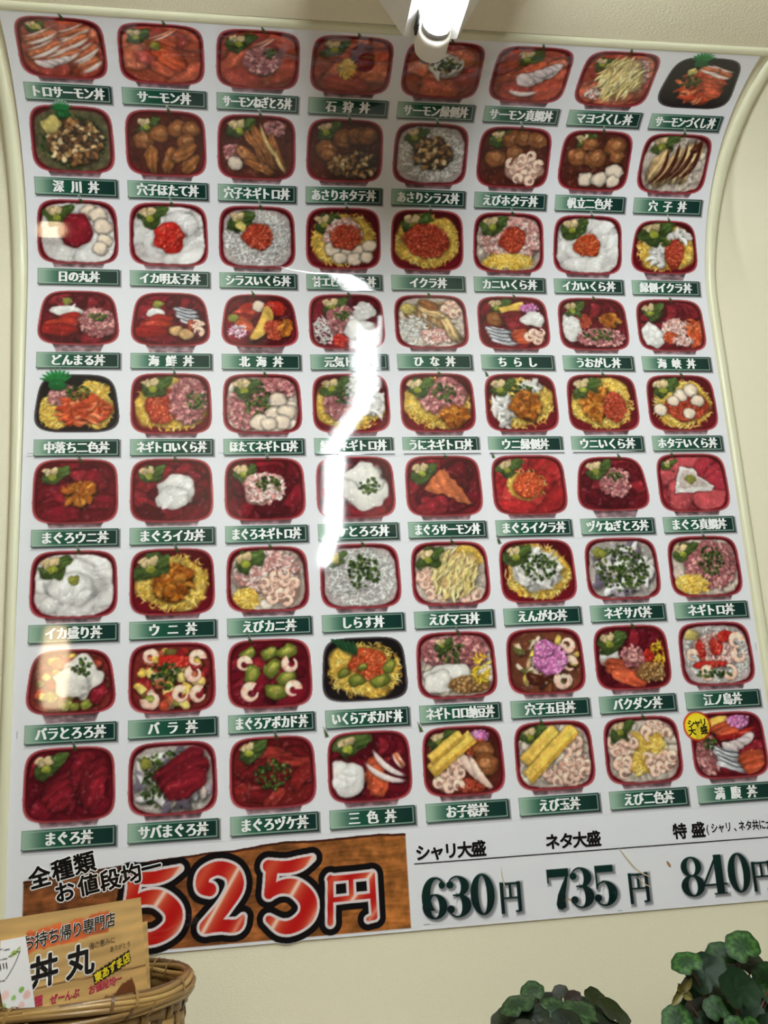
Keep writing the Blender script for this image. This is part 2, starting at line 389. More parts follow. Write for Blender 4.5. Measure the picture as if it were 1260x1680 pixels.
# ------------------------------------------------------------------ what lies in the printed trays
TUNA = [(138, 20, 38), (114, 14, 30), (160, 32, 46), (94, 12, 26)]
SALM = [(220, 100, 68), (208, 84, 60), (230, 122, 86), (198, 78, 64)]
EGG = [(252, 210, 94), (246, 196, 72), (255, 226, 132), (232, 174, 58)]
CHV = [(70, 96, 34), (48, 78, 28), (104, 130, 50), (34, 58, 24)]
NEG = [(206, 136, 134), (188, 108, 110), (222, 160, 152), (170, 92, 96)]
SHI = [(236, 236, 230), (218, 218, 212), (246, 246, 240), (190, 188, 182)]
EBI, EBB = (250, 210, 188), (236, 164, 132)
class Dish(Pic):
    def __init__(s, seed, kind):
        super().__init__(seed, -1.17, 1.17, -1.04, 1.1, .0185)
        H = .816; X, Y = s.X, s.Y; blk = kind in 'KB'
        tr = {'R': .02, 'T': .10, 'K': .10, 'B': .05}[kind]
        Xt = X/(1-tr*(Y/H)); p = 4.6 if kind in 'RB' else 4.0
        d = (np.abs(Xt)**p+np.abs(Y/H)**p)**(1/p); s.d = d
        yb = -H-(.20 if kind == 'T' else .10)
        bm = sstep(.02, -.02, np.maximum(np.abs(X)-(.64-.10*(Y < -H-.06)*0)-(Y+H)*.4, np.maximum(yb-Y, Y+.5)))
        bc = np.array([150, 122, 128.])*(1+.45*s.n(X, Y*2, 7, 3)[..., None]-.35*sstep(-H-.10, -H+.02, Y)[..., None])
        if not blk: s.put(bm, bc, 'tray', clip=False)
        rim = np.array([32, 26, 30.]) if blk else np.array([152, 36, 46.])
        wallc = np.array([24, 18, 22.]) if blk else np.array([96, 14, 24.])
        s.put(sstep(1.012, .985, d), rim*np.ones_like(s.rgb), 'tray', clip=False)
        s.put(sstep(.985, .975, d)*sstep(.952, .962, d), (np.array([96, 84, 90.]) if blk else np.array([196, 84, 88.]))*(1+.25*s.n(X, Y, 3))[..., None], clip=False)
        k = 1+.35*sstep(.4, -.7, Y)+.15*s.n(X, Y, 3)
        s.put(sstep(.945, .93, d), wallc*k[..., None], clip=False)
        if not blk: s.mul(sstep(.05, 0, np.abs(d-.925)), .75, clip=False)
        di = (np.abs(Xt/.88)**3.8+np.abs((Y+.02)/.725)**3.8)**(1/3.8); s.food = sstep(1.04, .98, di+.03*s.n(X, Y, 6))
        s.kind = kind
    def finish(s):
        f = s.food*(s.idm != s.nid('tray'))
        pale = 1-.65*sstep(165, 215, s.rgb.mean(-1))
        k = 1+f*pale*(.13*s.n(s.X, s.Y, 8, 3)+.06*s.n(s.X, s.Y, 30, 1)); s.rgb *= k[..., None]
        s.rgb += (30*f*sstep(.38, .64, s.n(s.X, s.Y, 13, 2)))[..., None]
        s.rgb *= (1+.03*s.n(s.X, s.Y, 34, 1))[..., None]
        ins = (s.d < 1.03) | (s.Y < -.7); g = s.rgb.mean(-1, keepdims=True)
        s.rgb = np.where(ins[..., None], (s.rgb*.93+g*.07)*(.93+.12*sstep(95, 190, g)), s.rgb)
        A = np.pad(s.rgb, ((1, 1), (1, 1), (0, 0)), 'edge')
        A = (A[:-2]+2*A[1:-1]+A[2:])/4; A = (A[:, :-2]+2*A[:, 1:-1]+A[:, 2:])/4
        s.rgb = s.rgb*.25+A*.75
    # each ingredient: centre x, y, half sizes
    def fill(s, name, cols, n, rx, ry, **k):
        s.put(np.ones_like(s.X)*.96, np.array(cols[0])*(.85+.15*s.n(s.X, s.Y, 4))[..., None], name)
        for i in range(n):
            x, y = (s.r.rand()*2-1)*.78, .62-1.25*(i+.5)/n
            s.lump(name, x, y, rx*(.8+.5*s.r.rand()), ry*(.8+.5*s.r.rand()), cols[s.r.randint(len(cols))], s.r.rand()*1.6-.5, p=2.6, **k)
    def Ft(s, *a): s.fill('tuna', TUNA, 16, .42, .2, tex=.16, hl=16, streak=.05, edge=.2)
    def Fa(s, *a): s.fill('tuna', [(206, 40, 44), (190, 30, 42), (222, 62, 56)], 14, .5, .24, tex=.12, hl=36, streak=.06, edge=.2)
    def Fp(s, *a): s.fill('tuna', [(206, 62, 74), (190, 50, 66), (214, 84, 90)], 8, .7, .3, tex=.1, hl=18, edge=.15)
    def Fz(s, *a): s.fill('tuna', [(142, 34, 32), (120, 24, 28), (164, 50, 42), (104, 20, 24)], 20, .4, .14, tex=.2, hl=34, streak=.08)
    def Fs(s, *a): s.fill('salmon', SALM, 11, .52, .26, tex=.1, hl=26, streak=.07, edge=.2)
    def Fe(s, *a): s.egg(0, -.03, .86, .7, 330)
    def Fi(s, *a): 
        s.fill('squid', [(240, 237, 231), (232, 229, 224), (246, 243, 238)], 13, .5, .2, tex=.05, light=.06, edge=.09, sh=.07, hl=8)
    def Fw(s, *a):
        s.put(np.ones_like(s.X)*.9, (196, 194, 188), 'whitebait'); s.shi(0, -.03, .86, .7, 420)
    def Fr(s, *a): s.fill('rice', [(234, 220, 202), (224, 208, 188)], 20, .2, .12, tex=.2)
    def Fg(s, *a): s.put(np.ones_like(s.X)*.95, np.array([104, 104, 66.])*(1+.35*s.n(s.X, s.Y, 6, 3))[..., None], 'rice')
    def Fx(s, *a): s.put(np.ones_like(s.X)*.9, np.array([92, 40, 26.])*(1+.3*s.n(s.X, s.Y, 5))[..., None], 'sauce')
    def egg(s, x, y, rx, ry, n=None):
        s.lump('shredded_egg', x, y, rx, ry, (244, 196, 80), tex=.12, f=9, sh=.15)
        s.bits('shredded_egg', x, y, rx*1.02, ry*1.02, int(n or 330*rx*ry/.55+14), .085, .017, EGG, 1.0, sh=.12)
    def shi(s, x, y, rx, ry, n=None):
        s.bits('whitebait', x, y, rx, ry, int(n or 420*rx*ry/.6+14), .075, .02, SHI, .9, sh=.26)
    def roe(s, x, y, rx, ry):
        s.lump('salmon_roe', x, y, rx, ry, (184, 60, 38), wob=.35, tex=.15, f=9, light=.1)
        s.bits('salmon_roe', x, y, rx*.95, ry*.95, int(300*rx*ry/.25)+10, .034, .032, [(208, 74, 46), (190, 56, 36), (222, 98, 60)], 0, sh=.2, hl=44)
    def orr(s, x, y, rx, ry):                    # pale orange roe
        s.lump('salmon_roe', x, y, rx, ry, (214, 76, 36), wob=.35, tex=.12, f=9)
        s.bits('salmon_roe', x, y, rx*.95, ry*.95, int(300*rx*ry/.25)+10, .034, .032, [(230, 90, 44), (216, 72, 34), (240, 116, 62)], 0, sh=.2, hl=50)
    def neg(s, x, y, rx, ry):
        s.lump('minced_tuna', x, y, rx, ry, (190, 112, 112), wob=.35, tex=.22, f=6)
        s.bits('minced_tuna', x, y, rx, ry, int(150*rx*ry/.25)+8, .07, .042, NEG, .6, sh=.34, hl=18)
    def crab(s, x, y, rx, ry):
        s.lump('crab_meat', x, y, rx, ry, (220, 168, 158), wob=.35, tex=.2, f=6)
        s.bits('crab_meat', x, y, rx, ry, int(170*rx*ry/.25)+8, .065, .034, [(240, 206, 196), (226, 170, 160), (246, 222, 212), (212, 140, 130)], .5, sh=.3)
    def uni(s, x, y, rx, ry):
        s.lump('sea_urchin', x, y, rx*.95, ry*.95, (176, 96, 24), wob=.35, tex=.2, f=6)
        s.bits('sea_urchin', x, y, rx*.85, ry*.85, int(40*rx*ry/.16)+5, .14, .07, [(204, 118, 34), (188, 98, 26), (222, 142, 50), (166, 82, 24)], .8, sh=.4, hl=16)
    def ika(s, x, y, rx, ry):
        s.lump('squid', x, y, rx, ry, (238, 235, 229), wob=.3, tex=.05, f=4, light=.08, edge=.14, sh=.25)
        for i in range(4):
            s.lump('squid', x+rx*.5*(s.r.rand()*2-1), y+ry*.5*(s.r.rand()*2-1), rx*.5, ry*.24, (246, 244, 240), s.r.rand()*2-.6, tex=.05, light=.06, edge=.09, sh=.07)
    def eng(s, x, y, rx, ry):
        s.lump('flounder_fin', x, y, rx*.9, ry*.9, (216, 210, 202), wob=.3, tex=.1, sh=.2)
        s.bits('flounder_fin', x, y, rx*.9, ry*.85, int(34*rx*ry/.3)+5, .17, .06, [(240, 238, 234), (228, 224, 218), (214, 208, 202)], .6, sh=.22)
    def tai(s, x, y, rx, ry):
        for i in range(4):
            s.lump('sea_bream', x+rx*(.6-.4*i), y+ry*(.4-.25*i), rx*.6, ry*.45, (226, 210, 208), .5-.3*i, tex=.07, streak=.04, edge=.2, sh=.25)
    def hot(s, x, y, r, *a): s.lump(s.one('scallop'), x, y, r, r*.86, (240, 220, 196), wob=.2, tex=.07, light=.14, edge=.3, sh=.35)
    def peach(s, x, y, r, *a): s.lump(s.one('scallop'), x, y, r, r*.86, (232, 182, 120), wob=.2, tex=.07, light=.14, edge=.3)
    def nih(s, x, y, r, *a):                     # simmered scallop
        k = s.one('simmered_scallop'); s.lump(k, x, y, r, r*.86, (172, 100, 52), wob=.2, tex=.14, light=.2, edge=.38, streak=.06)
        s.lump(k, x+.02, y+.03, r*.5, r*.4, (200, 130, 76), wob=.3, tex=.1, edge=.2, sh=.15, hl=20)
    def ebi(s, x, y, rx, ry, n=None):
        n = int(n or 9); s.lump('shrimp', x, y, rx*.9, ry*.9, (226, 172, 150), wob=.3, tex=.15, sh=.2)
        for i in range(n):
            q = math.sqrt((i+.5)/n); t = i*2.4
            s.ring('shrimp', x+q*rx*.85*math.cos(t), y+q*ry*.85*math.sin(t), .165, EBI, EBB, s.r.rand()*6)
    def eb1(s, x, y, r, a=0): s.ring(s.one('shrimp'), x, y, r, EBI, EBB, a)
    def asa(s, x, y, rx, ry):
        s.lump('clams', x, y, rx, ry, (104, 72, 44), wob=.3, tex=.3, sh=.3)
        s.bits('clams', x, y, rx, ry, int(95*rx*ry/.3)+6, .085, .055, [(206, 166, 108), (180, 128, 72), (226, 200, 152), (110, 72, 42), (156, 104, 58), (70, 52, 38)], .6, sh=.45, hl=24)
    def mayo(s, x, y, rx, ry):
        s.lump('mayonnaise', x, y, rx*.94, ry*.94, (226, 186, 124), wob=.3, tex=.12, sh=.25)
        s.bits('mayonnaise', x, y, rx*.95, ry*.95, int(95*rx*ry/.36), .15, .03, [(246, 224, 146), (240, 214, 130), (250, 232, 166)], .5, rot=1.1, jr=.5, sh=.3)
    def tama(s, x, y, l, wd, rot):
        c, n = math.cos(rot), math.sin(rot)
        P = lambda a, b: (x+a*c-b*n, y+a*n+b*c)
        k = s.one('omelette'); s.poly(k, [P(-l, -wd), P(l, -wd), P(l, wd), P(-l, wd)], (255, 206, 90), tex=.06, edge=.12, streak=(rot+PI/2, 26, .035))
        s.poly(k, [P(-l, -wd), P(l, -wd), P(l, -wd*.5), P(-l, -wd*.5)], (238, 180, 64), tex=.06, edge=.08, sh=0)
    def saba(s, x, y, rx, ry, rot=-.2):
        for i in range(4):
            yy = y+ry*(.7-.45*i); s.lump('mackerel', x+.05*i, yy, rx, ry*.3, (222, 222, 226), rot, p=3, tex=.06, streak=.1, edge=.35)
            s.bit('mackerel', x+.05*i, yy+ry*.16, rx*.85, .016, rot, (56, 60, 74), .15, sh=0)
    def sabc(s, *a):
        s.put(np.ones_like(s.X)*.95, (176, 168, 160), 'mackerel')
        s.bits('mackerel', 0, -.03, .8, .66, 60, .2, .085, [(226, 222, 220), (240, 238, 236), (170, 158, 170), (120, 108, 126), (206, 190, 178), (232, 226, 224)], .5, sh=.45)
    def avo(s, x, y, r, rot=.4):
        k = s.one('avocado'); s.lump(k, x, y, r*1.0, r*.68, (128, 140, 48), rot, wob=.25, p=3, tex=.1, light=.2, edge=.35)
        s.lump(k, x+.02, y+.03, r*.6, r*.34, (176, 174, 76), rot, wob=.3, tex=.1, sh=0, edge=.1)
    def tor(s, x, y, rx, ry): s.lump('grated_yam', x, y, rx, ry, (240, 236, 226), wob=.5, tex=.04, light=.05, edge=.1, sh=.35)
    def nat(s, x, y, rx, ry):
        s.lump('natto', x, y, rx, ry, (150, 104, 56), wob=.25, tex=.2); s.bits('natto', x, y, rx, ry, int(60*rx*ry/.12), .04, .034, [(190, 142, 82), (170, 120, 64), (206, 164, 104)], 0, sh=.4, hl=26)
    def den(s, x, y, rx, ry):
        s.lump('pink_fish_flakes', x, y, rx, ry, (222, 120, 186), wob=.4, tex=.15); s.bits('pink_fish_flakes', x, y, rx, ry, int(90*rx*ry/.1), .04, .03, [(236, 140, 204), (220, 112, 182), (246, 170, 220)], .3, sh=.25)
    def wden(s, x, y, rx, ry):
        s.bits('pink_fish_flakes', x, y, rx, ry, 46, .05, .026, [(240, 206, 224), (232, 180, 206), (246, 226, 234)], .5, sh=.3)
    def men(s, x, y, rx, ry):
        s.lump('cod_roe', x, y, rx, ry, (222, 44, 34), wob=.4, tex=.2, f=8, light=.15); s.bits('cod_roe', x, y, rx*.85, ry*.85, int(60*rx*ry/.14)+5, .045, .035, [(232, 58, 44), (214, 36, 30), (240, 86, 66)], .3, sh=.25, hl=20)
    def flk(s, x, y, rx, ry):                    # bright salmon flakes
        s.lump('salmon', x, y, rx, ry, (222, 84, 40), wob=.4, tex=.2)
        s.bits('salmon', x, y, rx*.95, ry*.95, int(55*rx*ry/.24)+4, .15, .05, [(238, 104, 52), (226, 82, 40), (244, 132, 84), (212, 66, 34)], .5, rot=.3, jr=.9, sh=.3)
    def aka(s, x, y, rx, ry, rot=.3):
        for i in range(3): s.lump('marinated_tuna', x+.12*(1-i), y+ry*(.45-.45*i), rx*(.75+.12*i), ry*.55, [(188, 40, 32), (206, 56, 38), (176, 30, 30)][i], rot*(1-i*.5), tex=.14, f=4, hl=44, streak=.05)
    def tun(s, x, y, rx, ry, rot=.1):
        for i in range(4): s.lump('tuna', x+rx*(.55-.37*i), y+ry*.2*(i % 2), rx*.5, ry*.8, TUNA[i], rot+.25*i, tex=.14, hl=22, streak=.06)
    def slb(s, x, y, rx, ry, rot=.6, name='tuna', col=(136, 26, 38)):
        for i in range(3): s.lump(name, x+.06*i, y+ry*(.5-.42*i), rx*(1-.08*i), ry*.5, np.array(col)*(.94+.1*i), rot, p=2.8, tex=.12, f=4, streak=.1, edge=.25, hl=18)
    def sal(s, x, y, rx, ry, rot=-.3): s.slb(x, y, rx, ry, rot, 'salmon', (216, 88, 52))
    def stor(s, x, y, l, wd, rot):               # one fatty salmon slice
        k = s.one('salmon'); s.lump(k, x, y, l, wd, (216, 116, 74), rot, p=2.6, tex=.08, streak=.13, edge=.15, sh=.3)
        c, n = math.cos(rot), math.sin(rot)
        s.bit(k, x+n*wd*.75, y-c*wd*.75, l*.9, wd*.34, rot, (232, 218, 210), .12, sh=0)
        s.bit(k, x-n*wd*.8, y+c*wd*.8, l*.8, wd*.22, rot, (222, 196, 184), .1, sh=0)
    def ana(s, x, y, l, wd, rot, brown=1):
        col = (172, 104, 52) if brown else (220, 184, 128)
        s.lump(s.one('eel'), x, y, l, wd, col, rot, p=2.6, tex=.2, light=.15, edge=.3, streak=.14, hl=44)
    def sau(s, x, y, l, wd, rot): s.bit('sauce', x, y, l, wd, rot, (84, 34, 20), .3, sh=.1, hl=50)
    def dic(s, *a):
        s.put(np.ones_like(s.X)*.95, np.array([130, 44, 36.])*(1+.3*s.n(s.X, s.Y, 5))[..., None], 'diced_fish')
        s.bits('diced_fish', 0, -.03, .82, .66, 64, .125, .10, [(190, 50, 40), (160, 30, 36), (236, 196, 80), (214, 108, 70), (150, 160, 60), (228, 206, 180), (206, 76, 50), (240, 214, 120), (120, 110, 50)], .2, sh=.45, hl=24, p=3)
    def mix(s, *a):
        s.put(np.ones_like(s.X)*.95, np.array([120, 66, 42.])*(1+.3*s.n(s.X, s.Y, 5))[..., None], 'diced_eel')
        s.bits('diced_eel', 0, -.03, .82, .66, 62, .13, .07, [(206, 170, 124), (150, 84, 46), (120, 60, 36), (226, 196, 90), (230, 214, 190), (110, 110, 50), (84, 42, 30), (236, 206, 180)], .4, sh=.45, hl=22, p=2.6)
    def chv(s, x, y, rx, ry): s.bits('chives', x, y, rx, ry, int(46*rx*ry/.09)+4, .042, .03, CHV, .2, sh=.4, hl=14)
    def tak(s, x, y, rx, ry): s.bits('pickled_radish', x, y, rx, ry, 26, .09, .026, [(240, 196, 30), (226, 176, 24), (248, 212, 60)], .5, sh=.3)
    def was(s, x, y, r, *a): s.lump('wasabi', x, y, r, r*.9, (152, 152, 62), wob=.3, tex=.14, light=.2)
    def yel(s, x, y, r, *a): s.lump('ginger', x, y, r, r*.85, (216, 196, 110), wob=.4, tex=.16, f=5, light=.18)
    def g(s, x=-.52, y=.4, k=1.0, t=.1):
        """shiso leaf with pickled ginger and wasabi; its tip stands over the rim at x = t"""
        old = s.food; s.food = sstep(.93, .9, s.d)
        s.lump('leaf_garnish', x+.08*k, y-.02, .34*k, .24*k, (74, 96, 44), .5, wob=.5, tex=.25, streak=.1)
        s.lump('leaf_garnish', x+.3*k, y+.12*k, .22*k, .13*k, (84, 110, 48), .6, wob=.4, tex=.2, streak=.12)
        s.food = old
        for i in range(3): s.lump('ginger', x-.1*k+.09*k*i, y+.12*k-.05*k*(i % 2), .13*k, .10*k, (216, 190, 140), .5*i, wob=.4, tex=.14, light=.18)
        s.lump('wasabi', x+.05*k, y-.06*k, .11*k, .09*k, (158, 166, 56), wob=.35, tex=.16, light=.22)
        s.tip(t)
    def tip(s, t):
        if t is None: return
        s.poly('leaf_garnish', [(t-.02, .72), (t-.07, .98), (t+.02, .84), (t+.06, .74)], (58, 84, 34), wob=.015, sh=0, clip=False)
    def bar(s, x, y, k=1.):
        for i in range(9):
            a = 2.75-i*.27; s.bit('leaf_garnish', x+.15*k*math.cos(a), y+.15*k*math.sin(a)+.02, .22*k, .035*k, a, (24, 118+8*(i % 3), 56), .1, sh=.15, clip=False)
        s.lump('leaf_garnish', x+.02, y-.02, .2*k, .12*k, (20, 110, 50), tex=.1, clip=False, sh=.2)
    def badge(s, *a):
        d, _, _ = s.ell(-.78, .50, .36, .36, 0, 0)
        s.put(sstep(1.06, 1.0, d), (206, 48, 34), 'badge', clip=False); s.put(sstep(.93, .88, d), (246, 222, 44), 'badge', clip=False)

# ------------------------------------------------------------------ the poster
poster = empty('menu_poster', (0, -0.02, Z0-.02), 'large glossy white menu poster of rice bowls pasted up the curved cream wall', 'poster')
US = np.linspace(-.5055, .5045, 110)
strip('upper_sheet', US, np.concatenate([np.arange(.6055, .8, .008), np.arange(.8, 1.24, .006), [1.24]]), .0026, M_PAPER, poster, wv=1.0)
low = np.linspace(-.0215, .609, 84)
U, S = np.meshgrid(US, low); U = U-.004*np.clip((.6-S)/.6, 0, 1)
strip('lower_sheet', U, S, .0024, M_PAPER, poster, wv=1.0)
OFF = .0028                                   # everything printed lies just on the paper

